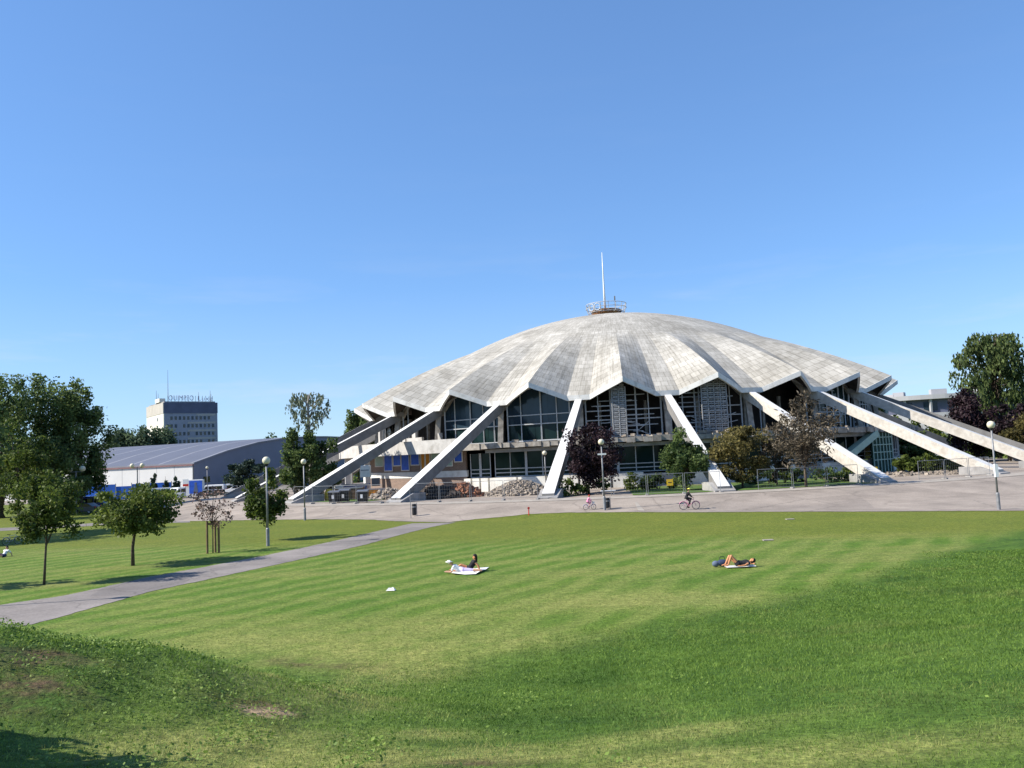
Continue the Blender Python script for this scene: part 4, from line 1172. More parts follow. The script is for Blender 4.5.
# ------------------------------------------------------------------ near grass (uncountable)
def grass():
    def wedge(n, d0, d1, p=1.0):
        u = rng.uniform(0, 1, n); d = (d0 ** p + u * (d1 ** p - d0 ** p)) ** (1 / p)
        th = rng.uniform(-.60, .60, n); return d * np.sin(th), d * np.cos(th), d
    def build(name, X, Y, hgt_, wid, tint, mat, lean=.45):
        n = len(X); Z = hgt(X, Y)
        a = rng.uniform(0, 2 * math.pi, n); l = rng.normal(size=(n, 2)) * lean * hgt_[:, None]
        dx, dy = np.cos(a) * wid / 2, np.sin(a) * wid / 2
        V = np.empty((n, 3, 3)); V[:, 0] = np.stack([X - dx, Y - dy, Z - .01], -1); V[:, 1] = np.stack([X + dx, Y + dy, Z - .01], -1)
        V[:, 2] = np.stack([X + l[:, 0], Y + l[:, 1], Z + hgt_], -1)
        me = bpy.data.meshes.new(name)
        me.vertices.add(3 * n); me.vertices.foreach_set('co', V.ravel().astype(np.float32))
        me.loops.add(3 * n); me.loops.foreach_set('vertex_index', np.arange(3 * n, dtype=np.int32))
        me.polygons.add(n); me.polygons.foreach_set('loop_start', np.arange(0, 3 * n, 3, dtype=np.int32))
        at = me.attributes.new('col', 'FLOAT_COLOR', 'POINT'); at.data.foreach_set('color', np.repeat(np.concatenate([np.clip(tint, 0, 1), np.ones((n, 1))], 1), 3, axis=0).ravel().astype(np.float32))
        me.update(calc_edges=True); me.materials.append(MT[mat])
        o = bpy.data.objects.new(name, me); COL.objects.link(o); o['kind'] = 'stuff'
        tag(o, {'bank_grass': 'longer rough green grass on the near bank', 'lawn_grass': 'short mown grass blades on the lawn', 'bank_weeds': 'broad leaved weeds and clover on the near mound'}[name], 'grass')
        return o
    # bank
    X, Y, d = wedge(420000, 3.2, 44, 1.2)
    s, mound = bank_parts(X, Y)
    bu = (X - BARE[0]) * math.cos(.5) + (Y - BARE[1]) * math.sin(.5); bv = -(X - BARE[0]) * math.sin(.5) + (Y - BARE[1]) * math.cos(.5)
    bare = np.hypot(bu / .36, bv / .27) < 1
    pn = lumps(X * 2.2 + 5, Y * 2.2); p2 = lumps(X * .8 + 3, Y * .8 + 7); p3 = lumps(X * 4 + 1, Y * 4)
    edge = np.clip((s + .4 + 1.2 * pn) / 3.0, 0, 1)
    keep = (rng.uniform(0, 1, len(X)) < edge) & ~bare
    wornm = field(X, Y, WORN)
    keep &= rng.uniform(0, 1, len(X)) > .9 * wornm * (pn > -.25)
    X, Y, d, s, mound, pn, p2, p3, wornm = (v[keep] for v in (X, Y, d, s, mound, pn, p2, p3, wornm)); n = len(X)
    hh = (.018 + .034 * rng.uniform(0, 1, n) ** 2 + .020 * np.clip(pn, 0, 1) + .03 * np.clip(mound, 0, 1)) * np.clip(.6 + d / 30, .7, 1.3)
    g0 = np.array([.078, .145, .019]); g1 = np.array([.20, .305, .055]); dry = np.array([.42, .40, .15]); dk = np.array([.030, .085, .011])
    r_ = np.clip(.48 + .35 * p3 + rng.normal(size=n) * .34, 0, 1.35)[:, None]
    C = g0 * (1 - r_) + g1 * r_
    # drier, yellower grass close to the photographer and left of the middle
    dryf = field(X, Y, DRY) * np.clip(.75 + 1.5 * pn + 1.0 * p3, .1, 1.3) + .35 * p2 + .3 * pn - .9 * field(X, Y, LUSH)
    dryf = np.clip(dryf, 0, .85) * (rng.uniform(0, 1, n) < .8)
    C = C * (1 - dryf[:, None]) + dry * dryf[:, None] * rng.uniform(.7, 1.15, (n, 1))
    dkf = np.clip((p2 - .3) * 1.4 + .55 * field(X, Y, LUSH), 0, .7)[:, None]; C = C * (1 - dkf) + dk * dkf
    wf = (np.clip(wornm, 0, 1) * .75)[:, None]; C = C * (1 - wf) + np.array([.12, .095, .04]) * wf
    build('bank_grass', X, Y, hh, np.maximum(.006, .00115 * d), C, 'blade', .7)
    # sparse tufts fading out over the lawn
    X, Y, d = wedge(150000, 15, 40, 1.3)
    gx, gy = gnd(315, 664); wl_ = np.exp(-((X - gx) / 1.9) ** 2 - ((Y - gy + .35 * (X - gx)) / .55) ** 2)
    s = seg_sd(X, Y); k = (s < .5) & (rng.uniform(0, 1, len(X)) > 1.2 * wl_) & (rng.uniform(0, 1, len(X)) < np.clip((38 - d) / 14, 0, 1)); X, Y, d = X[k], Y[k], d[k]
    up_ = np.array([gnd(*p) for p in up]); lo_ = np.array([gnd(*p) for p in lo[::-1]])
    yu = np.interp(X, up_[:, 0], up_[:, 1]); yl = np.interp(X, lo_[:, 0], lo_[:, 1])
    k = ~((Y < yu + .1) & (Y > yl - .1)) | (X > -8); X, Y, d = X[k], Y[k], d[k]; n = len(X)
    p2 = lumps(X * .8 + 3, Y * .8 + 7)
    r_ = np.clip(.5 + .3 * np.sin((X * .84 - Y * .54 + 1.5) * 2 * math.pi / 1.75) + rng.normal(size=n) * .22, 0, 1)[:, None]
    C = np.array([.085, .155, .022]) * (1 - r_) + np.array([.20, .25, .06]) * r_
    build('lawn_grass', X, Y, .012 + .016 * rng.uniform(0, 1, n), .0010 * d, C, 'blade', .9)
    # weeds on the mound
    X, Y, d = wedge(150000, 3.0, 24, 1.2)
    s, mound = bank_parts(X, Y); pn = lumps(X * 1.5 + 9, Y * 1.5)
    dens = np.clip(mound * 1.3, 0, 1) * (.5 + .8 * (pn > -.1)) * (1 - .85 * field(X, Y, WORN)) * (1 - .92 * np.clip(1.5 * field(X, Y, DRY), 0, 1)) + .22 * (pn > .3) * (s > 2) * (X < 3)
    k = rng.uniform(0, 1, len(X)) < dens; X, Y, d, pn = X[k], Y[k], d[k], pn[k]
    n = len(X); Z = hgt(X, Y) + rng.uniform(.02, .13, n)
    root = empty('bank_weeds', (0, 0, 0), 'broad leaved weeds and clover on the near mound', 'weeds'); root['kind'] = 'stuff'
    leaf_mesh('leaves', np.stack([X, Y, Z], -1), np.maximum(.022, .0020 * d.mean()), 'weed', root, tint=.4 + .25 * pn + rng.normal(size=n) * .28, flat=.45)
grass()
# ------------------------------------------------------------------ lamps
def lamp_mesh(label, x, y, hgt_, group, sign=None, lean=0):
    z = hz(x, y); r = empty('street_lamp', (x, y, z), label, 'street lamp', group)
    mb = MB(); mb.lathe([(.12, -.1), (.12, 1.15), (.075, 1.22)], (x, y, z), 12); mb.build('base', 'steel', r, smooth=False)
    mb = MB(); mb.tube([(x, y, z + 1.2), (x, y, z + hgt_ - .5)], [.072, .055], 10); mb.build('pole', 'steel', r, smooth=True)
    mb = MB(); mb.lathe([(.07, hgt_ - .62), (.14, hgt_ - .5), (.15, hgt_ - .42)], (x, y, z), 12); mb.build('collar', 'black', r)
    mb = MB(); mb.ball((x, y, z + hgt_ - .22), .27, 16); mb.build('lamp_globe', 'globe', r, smooth=True)
    if sign:
        mb = MB(); mb.box((x, y - .1, z + sign[0]), sign[1]); mb.build('sign_plate', 'cloth_white', r)
    return r
LG_ = 'globe street lamps round the lawn'
for (px, py, tp, lb, sg) in ((268, 546, 457.5, 'nearest grey lamp post with a cream globe, beside the path and a young tree', None), (305, 521, 459.5, 'grey globe lamp at the plaza edge, in front of the long low buttress', None),
                         (605, 513, 439.5, 'globe lamp with a small white plate, between the purple tree and the red marker', (4.9, (.75, .03, .14))), (999, 510, 421.5, 'globe lamp at the right end of the plaza, carrying a white box', (2.75, (.24, .16, .9)))):
    x, y = gnd(px, py, .0); zt = at_y(px - (py - tp) * .06, tp, y)[2]
    lamp_mesh(lb, x, y, zt - hz(x, y), LG_, sg)
lamp_mesh('globe lamp standing beside the path beyond the left edge of the photo', -24.4, 35.6, 6.1, LG_)
# far double headed lamps
def double_lamp(label, px, pyb, Y, tp):
    x, _, _ = at_y(px, pyb, Y); z = hz(x, Y); h = at_y(px, tp, Y)[2] - z
    r = empty('twin_lamp', (x, Y, z), label, 'street lamp', 'twin headed lamps by the shed')
    mb = MB(); mb.tube([(x, Y, z), (x, Y, z + h - .3)], [.14, .1], 8); mb.bar((x - .9, Y, z + h - .4), (x + .9, Y, z + h - .4), .12); mb.build('pole', 'steel', r)
    for s_ in (-.9, .9):
        mb = MB(); mb.ball((x + s_, Y, z + h), .42, 10); mb.build('lamp_globe', 'globe', r, smooth=True)
double_lamp('twin globe lamp before the blue hoarding at the white shed wall', 137.5, 495, 150, 465.5)
double_lamp('twin globe lamp at the edge of the dark tree mass', 76, 508, 118, 469)
lx, _, _ = at_y(207.5, 495, 165)
lamp_mesh('far small globe lamp in front of the grey shed gable', lx, 165, at_y(207.5, 466.5, 165)[2], LG_)
lx, ly = at_y(546.5, 492, 97)[:2]
lamp_mesh('white globe lamp close to the glazed arena wall, left of the steep buttress', lx, ly, at_y(546.5, 451, 97)[2] - GZ, LG_)

# ------------------------------------------------------------------ litter bins, red marker, thin sign post
def bin_(label, px, py, h=.95, r=.2):
    x, y = gnd(px, py); z = hz(x, y); o = empty('litter_bin', (x, y, z), label, 'litter bin', 'black litter bins on the plaza edge')
    mb = MB(); mb.lathe([(r * .85, .12), (r, .2), (r, h - .1), (r * .9, h)], (x, y, z), 14); mb.build('bin_body', 'black', o)
    mb = MB(); mb.lathe([(r * 1.05, h - .32), (r * 1.05, h - .22)], (x, y, z), 14); mb.build('rim', 'steel', o)
    mb = MB(); mb.tube([(x + r + .04, y, z - .05), (x + r + .04, y, z + h + .1)], .03, 6); mb.build('post', 'steel', o)
bin_('black litter bin at the foot of the lamp in front of the purple tree', 608, 512.5, 1.0)
bin_('black litter bin with a pale lid where the path meets the plaza', 414.5, 518.5, 1.15)
x, y = gnd(529, 516.5); r = empty('red_marker', (x, y, hz(x, y)), 'small red marker post at the lawn edge', 'marker post')
mb = MB(); mb.tube([(x, y, hz(x, y)), (x, y, hz(x, y) + .72)], .045, 8); mb.build('post', 'red', r)
mb = MB(); mb.box((x, y, hz(x, y) + .62), (.2, .08, .14)); mb.build('cap', 'red', r)
x, y = gnd(411, 519.5); o = MB().tube([(x, y, 0), (x, y, 2.2)], .03, 6).build('sign_post', 'steel'); tag(o, 'thin bare grey pole where the path meets the plaza', 'pole')

# ------------------------------------------------------------------ wheeled dumpsters
def dumpster(label, px, py, w=1.25, h=1.35, dz=0):
    x, y = gnd(px, py, .55); z = hz(x, y)
    r = empty('dumpster', (x, y, z), label, 'dumpster', 'dark wheeled dumpsters by the low buttress', R_(8))
    r.rotation_euler = (0, 0, 0)
    mb = MB(); a, b = w / 2, .5
    mb.hexa([(x - a * .85, y - b * .85, z + .16), (x + a * .85, y - b * .85, z + .16), (x + a * .85, y + b * .85, z + .16), (x - a * .85, y + b * .85, z + .16),
             (x - a, y - b, z + h - .12), (x + a, y - b, z + h - .12), (x + a, y + b, z + h - .12), (x - a, y + b, z + h - .12)])
    mb.build('container', 'black', r, bevel=.03)
    mb = MB(); mb.hexa([(x - a - .04, y - b - .05, z + h - .115), (x + a + .04, y - b - .05, z + h - .115), (x + a + .04, y + b + .05, z + h - .115), (x - a - .04, y + b + .05, z + h - .115),
                        (x - a, y - b, z + h - .02), (x + a, y - b, z + h - .02), (x + a, y + b, z + h + .1), (x - a, y + b, z + h + .1)]); mb.build('lid', 'vangrey', r)
    mb = MB(); mb.box((x - .05, y - b * .93 - .03, z + .75), (.26, .02, .42)); mb.build('label_plate', 'cloth_white', r)
    for sx_ in (-1, 1):
        for sy_ in (-1, 1):
            mb = MB(); mb.tube([(x + sx_ * a * .7 - .03, y + sy_ * b * .7, z + .08), (x + sx_ * a * .7 + .03, y + sy_ * b * .7, z + .08)], .085, 10); mb.build('wheel', 'rubber', r)
dumpster('leftmost dark dumpster of the pair standing together', 334.5, 506.5)
dumpster('second dark dumpster of the pair, right behind the first', 344.5, 505.5, 1.3, 1.45)
dumpster('dark dumpster with a white label standing alone right of the pair', 363, 506)

# ------------------------------------------------------------------ debris and containers near the left bays
def pile(name, label, px, py, Y, w, h, mat, n, size, cat='rubble pile'):
    x, _, _ = at_y(px, py, Y); z = hz(x, Y); mb = MB()
    rr = random.Random(int(px))
    k = 14; vs = []; fs = []
    for i in range(k):
        for j in range(k):
            u, v = i / (k - 1) * 2 - 1, j / (k - 1) * 2 - 1; q = math.hypot(u, v)
            vs.append((x + u * w / 2, Y + v * w * .36, z + max(0, 1 - q ** 1.4) * h * rr.uniform(.75, 1.0) - .03))
    for i in range(k - 1):
        for j in range(k - 1): fs.append((i * k + j, (i + 1) * k + j, (i + 1) * k + j + 1, i * k + j + 1))
    mb.add(vs, fs)
    for i in range(n):
        a = rr.uniform(0, 6.28); q = math.sqrt(rr.uniform(0, 1)) * .98
        px_, py_ = x + math.cos(a) * q * w / 2, Y + math.sin(a) * q * w * .36
        s_ = size * rr.uniform(.4, 1.5); c = Vector((px_, py_, z + max(0, 1 - q ** 1.4) * h * .92 + s_ * .1))
        R3 = Matrix.Rotation(rr.uniform(0, 3), 3, 'Z') @ Matrix.Rotation(rr.uniform(-.7, .7), 3, 'X')
        ps = []
        for zz in (-.5, .5):
            for a_, b_ in ((-.5, -.5), (.5, -.5), (.5, .5), (-.5, .5)):
                ps.append(c + R3 @ Vector((a_ * s_ * rr.uniform(.7, 1.4), b_ * s_ * rr.uniform(.7, 1.2), zz * s_ * rr.uniform(.4, .9))))
        mb.hexa(ps)
    return tag(mb.build(name, mat), label, cat)
pile('rubble_pile', 'pale heap of broken stone left of the steep buttress', 520, 496.5, 96, 8.2, 1.75, 'rubble', 1000, .27)
pile('rubble_pile', 'low pale rubble spill beside the brick wall', 389, 497, 101, 6.0, 1.3, 'rubble', 340, .26)
pile('scrap_pile', 'dark heap of scrap behind the second buttress foot', 437, 498, 97, 8.0, 1.35, 'darkrubble', 320, .5, 'scrap pile')
pile('brick_pile', 'reddish brown heap of brick debris left of the pale stone heap', 463, 496, 97, 5.0, 1.7, 'redrubble', 220, .36, 'rubble pile')
pile('rubble_pile', 'scattered pale stones by the foot of the stained buttress', 905, 479, 100, 7.0, .4, 'rubble', 120, .30)
pile('rubble_pile', 'pale rubble line below the hedge at right', 945, 476, 99, 6.0, .4, 'rubble', 90, .28)

def skip(name, label, px, py, Y, w, h, mat, d=1.8):
    x, _, _ = at_y(px, py, Y); z = hz(x, Y); r = empty(name, (x, Y, z), label, 'skip container')
    prof = [(x - w * .38, z + .1), (x + w * .38, z + .1), (x + w * .5, z + h), (x - w * .5, z + h)]
    mb = MB(); mb.prism(prof, 'y', Y - d / 2, Y + d / 2); mb.build('hull', mat, r, bevel=.03)
    mb = MB()
    for s_ in (-1, 1): mb.box((x, Y + s_ * d / 2, z + h), (w * 1.02, .1, .12))
    mb.build('rim', 'steel', r)
    mb = MB()
    for q in (-.3, 0, .3): mb.box((x + q * w, Y - d / 2 - .03, z + h * .5), (.1, .08, h * .8))
    mb.build('rib', mat, r)
    return r
skip('skip', 'rusty brown skip behind the paired dumpsters', 350, 498, 103, 3.4, 1.5, 'brown')
skip('skip', 'orange skip left of the low rubble spill', 376, 498, 103, 2.6, 1.2, 'orange')
skip('skip', 'blue grey long container under the terrace at the left', 356, 487, 110, 3.4, 1.7, 'vanblue')
x, _, _ = at_y(329.5, 498, 104); z = hz(x, 104)
r = empty('yellow_container', (x, 104, z), 'small yellow rounded container left of the brown skip', 'container')
MB().lathe([(.5, 0), (.62, .2), (.62, 1.0), (.4, 1.3)], (x, 104, z), 16).build('body', 'yellow', r, smooth=False); MB().lathe([(.42, 1.3), (.3, 1.42)], (x, 104, z), 16).build('lid', 'yellow', r)
x, _, _ = at_y(376, 486, 105.5); z = hz(x, 105.5)
r = empty('wall_cabinet', (x, 105.5, z + 1.4), 'dark grey cabinet fixed low on the brick wall', 'cabinet')
MB().box((x, 105.5, z + 2.0), (1.0, .6, 1.0)).build('body', 'vangrey', r); MB().box((x, 105.17, z + 2.0), (.86, .04, .86)).build('door', 'vandark', r)
for i, (px, Y, w, h) in enumerate(((366, 108, 1.3, 1.5), (339, 106, 1.0, .9))):
    x, _, _ = at_y(px, 488, Y); z = hz(x, Y); zz = z + (2.6 if i == 0 else .9)
    r = empty('white_crate', (x, Y, zz), ['pale block jutting from the brick wall above the container', 'white sack resting on the brown skip'][i], 'crate')
    MB().box((x, Y, zz + h / 2), (w, .9, h)).build('body', 'plinth', r, bevel=.06); MB().box((x, Y - .47, zz + h * .6), (w * .8, .03, .12)).build('band', 'steel', r)

# ------------------------------------------------------------------ site fence
def fence_proto():
    r = empty('fence_panel', (0, 0, 0), 'grey wire mesh panel of the site fence before the arena', 'fence', 'site fence panels before the arena')
    mb = MB()
    for s_ in (-1.7, 1.7): mb.tube([(s_, 0, 0.05), (s_, 0, 2.0)], .024, 6)
    mb.tube([(-1.7, 0, 1.98), (1.7, 0, 1.98)], .024, 6); mb.tube([(-1.7, 0, .2), (1.7, 0, .2)], .014, 6)
    mb.build('frame', 'galv', r)
    mb = MB()
    for i in range(1, 12): mb.bar((-1.7 + i * .283, 0, .2), (-1.7 + i * .283, 0, 1.98), .005)
    for i in range(1, 5): mb.bar((-1.7, 0, .2 + i * .36), (1.7, 0, .2 + i * .36), .005)
    mb.build('wire_mesh', 'galv', r)
    mb = MB(); mb.box((1.72, 0, .07), (.24, .62, .13)); mb.build('fence_foot', 'greyconc', r)
    return r
pr = fence_proto(); first = True
feet_a = [math.degrees(PH) + 15 * k for k in range(-4, 4)]
a = -46.0
while a < 40:
    if min(abs(a - fa) for fa in feet_a) > 1.75 and not (-14.2 < a < -7):
        o = pr if first else copy_tree(pr); first = False
        X, Y, _ = pol(66.9, R_(a), 0); o.location = (X, Y, hz(X, Y) + .05); o.rotation_euler = (0, 0, R_(a) + random.uniform(-.03, .03))
    a += 3.05
for px, py, Y, lb in ((670, 485, 82.5, 'yellow warning board on the fence in front of the green bush'), (875, 472, 93, 'yellow board hung on the fence beside the stained buttress')):
    x, _, z = at_y(px, py, Y); r = empty('warning_sign', (x, Y, z), lb, 'sign')
    MB().box((x, Y, z + .25), (.62, .04, .62)).build('board', 'yellow', r); MB().box((x, Y - .024, z + .25), (.34, .006, .08)).build('marking', 'black', r)
# white car tyre stop / bench below purple tree
x, _, _ = at_y(608, 489, 86); z = hz(x, 86); r = empty('park_bench', (x, 86, z), 'small white bench beneath the purple tree behind the lamp', 'bench')
MB().box((x, 86, z + .48), (1.5, .45, .09)).build('seat', 'vanwhite', r)
for s_ in (-.55, .55): MB().box((x + s_, 86, z + .22), (.1, .4, .44)).build('leg', 'greyconc', r)

# ------------------------------------------------------------------ shed (long hall) at the left
cx0, cy0, _ = at_y(193, 490, 190); zE = at_y(193, 464, 190)[2]
wd = Vector((-.945, .327, 0)); gd = Vector((.327, .945, 0)); LW, LGb = 78, 92
shed = empty('storage_hall', (cx0, cy0, 0), 'long white walled hall with a shallow curved grey roof and grey gable', 'hall')
def sp(u, v, z): p = Vector((cx0, cy0, 0)) + wd * u + gd * v; return (p.x, p.y, z)
prof = [(0, zE), (12, zE + 2.7), (24, zE + 4.7), (36, zE + 5.9), (46, zE + 6.3), (56, zE + 6.4), (70, zE + 6.2), (LGb, zE + 5.0)]
mb = MB(); mb.add([sp(0, 0, 0), sp(LW, 0, 0), sp(LW, 0, zE - .35), sp(0, 0, zE - .35)], [(0, 1, 2, 3)], [[(0, 0), (LW, 0), (LW, zE), (0, zE)]])
mb.add([sp(0, .35, 0), sp(LW, .35, 0), sp(LW, .35, zE - .35), sp(0, .35, zE - .35)], [(0, 3, 2, 1)], [[(0, 0), (0, 1), (LW, 1), (LW, 0)]])
mb.build('white_wall', 'shedwall', shed)
mb = MB(); mb.hexa([sp(-.1, -.25, zE - .34), sp(LW, -.25, zE - .34), sp(LW, .3, zE - .34), sp(-.1, .3, zE - .34), sp(-.1, -.25, zE - .03), sp(LW, -.25, zE - .03), sp(LW, .3, zE - .03), sp(-.1, .3, zE - .03)])
mb.build('eaves_band', plain('dull_red_eaves', (.22, .12, .12), .7, .1, .5), shed)
mb = MB()
for (v0, z0), (v1, z1) in zip(prof[:-1], prof[1:]):
    mb.add([sp(-.3, v0, z0), sp(LW, v0, z0), sp(LW, v1, z1), sp(-.3, v1, z1), sp(-.3, v0, z0 + .3), sp(LW, v0, z0 + .3), sp(LW, v1, z1 + .3), sp(-.3, v1, z1 + .3)],
           [(0, 3, 2, 1), (4, 5, 6, 7), (0, 1, 5, 4), (2, 3, 7, 6), (1, 2, 6, 5), (3, 0, 4, 7)],
           [[(0, 0)] * 4, [(-.3, v0), (LW, v0), (LW, v1), (-.3, v1)]] + [[(0.5, 0)] * 4] * 4)
mb.build('roof', 'shedroof', shed)
mb = MB(); pts = [sp(0, 0.4, 0)] + [sp(0, v + (.4 if v == 0 else 0), z - .02) for v, z in prof] + [sp(0, LGb, 0)]
pts2 = [(p[0] + wd.x * .3, p[1] + wd.y * .3, p[2]) for p in pts]; n = len(pts)
mb.add(pts + pts2, [tuple(range(n)), tuple(range(n, 2 * n))[::-1]] + [(i, (i + 1) % n, n + (i + 1) % n, n + i) for i in range(n)])
gab = mb.build('gable_wall', 'shed', shed)
def gwin(v0, v1, z0, z1, mat, nm, d=.08):
    mb = MB(); mb.hexa([sp(-d, v0, z0), sp(-d, v1, z0), sp(-.003, v1, z0), sp(-.003, v0, z0), sp(-d, v0, z1), sp(-d, v1, z1), sp(-.003, v1, z1), sp(-.003, v0, z1)]); return mb.build(nm, mat, gab)
for v in (3.5, 15, 28): gwin(v, v + 2.2, 2.6, 3.9, 'carglass', 'window')
for q in range(9): gwin(41 + q * 3.4, 43.6 + q * 3.4, 7.6, 10.0, 'glassblue' if q % 3 else 'farwhite', 'window')
gwin(40.2, 73, 7.0, 7.5, 'farwhite', 'sill_band', .12)
# blue hoarding in front
hb = empty('site_hoarding', at_y(122, 495, 178)[:2] + (0,), 'long blue sheeted hoarding in front of the white shed wall', 'hoarding')
pxs = [62, 80, 98, 116, 132, 150, 172]; tops = [485, 484, 484.5, 486, 483.5, 482.5, 482]
for i in range(6):
    a_ = at_y(pxs[i], 495, 178); b_ = at_y(pxs[i + 1] - .6, 495, 178); zt = at_y(pxs[i], tops[i] + .6, 178)[2]
    mb = MB(); mb.hexa([(a_[0], 178, 0), (b_[0], 178, 0), (b_[0], 178.25, 0), (a_[0], 178.25, 0), (a_[0], 178, zt), (b_[0], 178, zt), (b_[0], 178.25, zt), (a_[0], 178.25, zt)])
    mb.build('sheet_panel', 'bluetarp', hb)
for i in range(7):
    x, _, _ = at_y(pxs[i] - .3, 495, 177.9); MB().box((x, 177.9, 1.7), (.12, .12, 3.4)).build('post', 'steel', hb)

# ------------------------------------------------------------------ tower block with roof lettering
hx, hy, _ = at_y(164, 474, 300); ztop = at_y(164, 402.5, 300)[2]
tw = empty('tower_block', (hx, hy, 0), 'grey eight storey tower block with dark top band, cream end wall and rooftop lettering', 'building')
fd = Vector((.8, .6, 0)); ed = Vector((-.6, .8, 0))
def reach(d, px):
    t = 1.0
    while t < 80:
        x, y = hx + d.x * t, hy + d.y * t
        if abs(at_y(px, 440, y)[0] - x) < .15: return t
        t += .1
    return 20
LF = reach(fd, 218); LE = reach(ed, 146.5)
def tp(u, v, z): p = Vector((hx, hy, 0)) + fd * u + ed * v; return (p.x, p.y, z)
def tbox(mb, u0, u1, v0, v1, z0, z1): return mb.hexa([tp(u0, v0, z0), tp(u1, v0, z0), tp(u1, v1, z0), tp(u0, v1, z0), tp(u0, v0, z1), tp(u1, v0, z1), tp(u1, v1, z1), tp(u0, v1, z1)])
zb = ztop - 3.9
tbox(MB(), .35, LF, 0, LE, 0, zb).build('facade', 'hotelgrey', tw)
tbox(MB(), -.0, .34, -.05, LE, 0, zb).build('end_wall', 'hotelend', tw)
tbox(MB(), .2, LF + .1, -.12, LE, zb + .003, ztop).build('top_band', 'hoteldark', tw)
tbox(MB(), -.12, .19, -.1, LE, zb + .003, ztop).build('end_band', 'hotelendtop', tw)
w0 = None
for q in range(8):
    z = zb - 1.0 - q * 2.85
    tbox(MB(), LF * (.44 if q in (1, 2, 3, 5) else .6), LF - .6, -.06, -.003, z + .1, z + .75).build('spandrel', 'hotelendtop', tw)
    for c in range(12):
        u = .9 + c * (LF - 1.5) / 12
        if (q * 7 + c * 5) % 11 == 0: continue
        tbox(MB(), u, u + .8, -.05, -.004, z - 1.35, z - .1).build('window', 'carglass' if (q + c) % 3 else 'glassblue', tw)
    tbox(MB(), -.06, -.004, 7.2, 8.5, z - 1.4, z - .2).build('window', 'glassdark', tw)
tbox(MB(), .5, LF - .5, .8, LE - 1, ztop + .003, ztop + .5).build('roof_slab', 'greyconc', tw)
tbox(MB(), -.1, 2.0, 5, 11, ztop + .51, ztop + 1.9).build('roof_hut', 'hotelend', tw)
def mast(u, v, h, nm='aerial'): MB().tube([tp(u, v, ztop), tp(u, v, ztop + h)], [.14, .05], 6).build(nm, 'steel', tw)
mast(3.2, 6, 12.5); mast(-.0, 9.5, 5.2); mast(.4, 8.6, 4.0); mast(LF * .71, 4, 4.2); mast(LF - 1.6, 3, 4.8); mast(LF - 1.0, 4, 3.6)
def lettering(txt, u, size, wid):
    c = bpy.data.curves.new('sign_lettering', 'FONT'); c.body = txt; c.size = size; c.extrude = .05; c.offset = -.02; c.space_character = 1.05
    t = bpy.data.objects.new('tmp', c); COL.objects.link(t); bpy.context.view_layer.update()
    me = bpy.data.meshes.new_from_object(t.evaluated_get(bpy.context.evaluated_depsgraph_get()))
    COL.objects.unlink(t); bpy.data.objects.remove(t)
    xs = [v.co.x for v in me.vertices]; k = wid / (max(xs) - min(xs)); x0 = min(xs)
    off = Vector(tp(u, 1.0, ztop + .85)) - Vector((hx, hy, 0))
    for v in me.vertices:
        a_, b_, e_ = (v.co.x - x0) * k, v.co.y, v.co.z
        v.co = off + fd * a_ + Vector((0, 0, 1)) * b_ + ed * e_
    me.materials.clear(); me.materials.append(MT['letter'])
    o = bpy.data.objects.new('sign_lettering', me); COL.objects.link(o); o.parent = tw
lettering('OUIMPEO', LF * .11, 2.7, LF * .46); lettering('Luxe', LF * .65, 2.4, LF * .28)
mb = MB()
for q in range(14): mb.bar(tp(LF * .1 + q * LF * .064, 1.35, ztop + .4), tp(LF * .1 + q * LF * .064, 1.35, ztop + 2.6), .12)
mb.build('sign_frame', 'steel', tw)

# ------------------------------------------------------------------ curved building far right
bx_, by_ = at_y(930, 440, 262)[:2]
cb = empty('curved_building', (bx_, by_, 0), 'low curved white office building behind the arena at right', 'building')
zt = at_y(930, 394.5, 240)[2]
RC = 34; cc = (bx_ + 2, 262 + 10)
def cpt(r, a, z): return (cc[0] + r * math.sin(a), cc[1] - r * math.cos(a), z)
def carc(mb, r0, r1, a0, a1, z0, z1, n=24):
    for i in range(n):
        b0, b1 = a0 + (a1 - a0) * i / n, a0 + (a1 - a0) * (i + 1) / n
        mb.hexa([cpt(r0, b0, z0), cpt(r0, b1, z0), cpt(r1, b1, z0), cpt(r1, b0, z0), cpt(r0, b0, z1), cpt(r0, b1, z1), cpt(r1, b1, z1), cpt(r1, b0, z1)])
    return mb
A0, A1 = -1.25, .95
carc(MB(), 22, RC, A0, A1, 0, zt - 5.2).build('lower_wall', 'farpale', cb)
carc(MB(), 22, RC - 1.2, A0, A1, zt - 5.19, zt - 1.3).build('recessed_wall', 'hoteldark', cb)
carc(MB(), 22, RC + .5, A0, A1, zt - 1.29, zt).build('roof_band', 'farpale', cb)
for i in range(11):
    a = A0 + (A1 - A0) * (i + .5) / 11
    MB().bar(cpt(RC - .5, a, zt - 5.18), cpt(RC - .5, a, zt - 1.3), .9, .5).build('pillar', 'farpale', cb)
    carc(MB(), RC - 1.19, RC - 1.1, a - .055, a + .055, zt - 4.6, zt - 2.1, 2).build('window', 'glassblue', cb)
for a, w, h in ((-.25, 4.2, 1.7), (.18, 4.0, 2.0), (-.75, 5, .9), (-.62, 3, 1.4)):
    x, y, _ = cpt(28, a, 0); MB().box((x, y, zt + h / 2 + .01), (w, 3, h), a).build('roof_hut', 'farpale', cb)

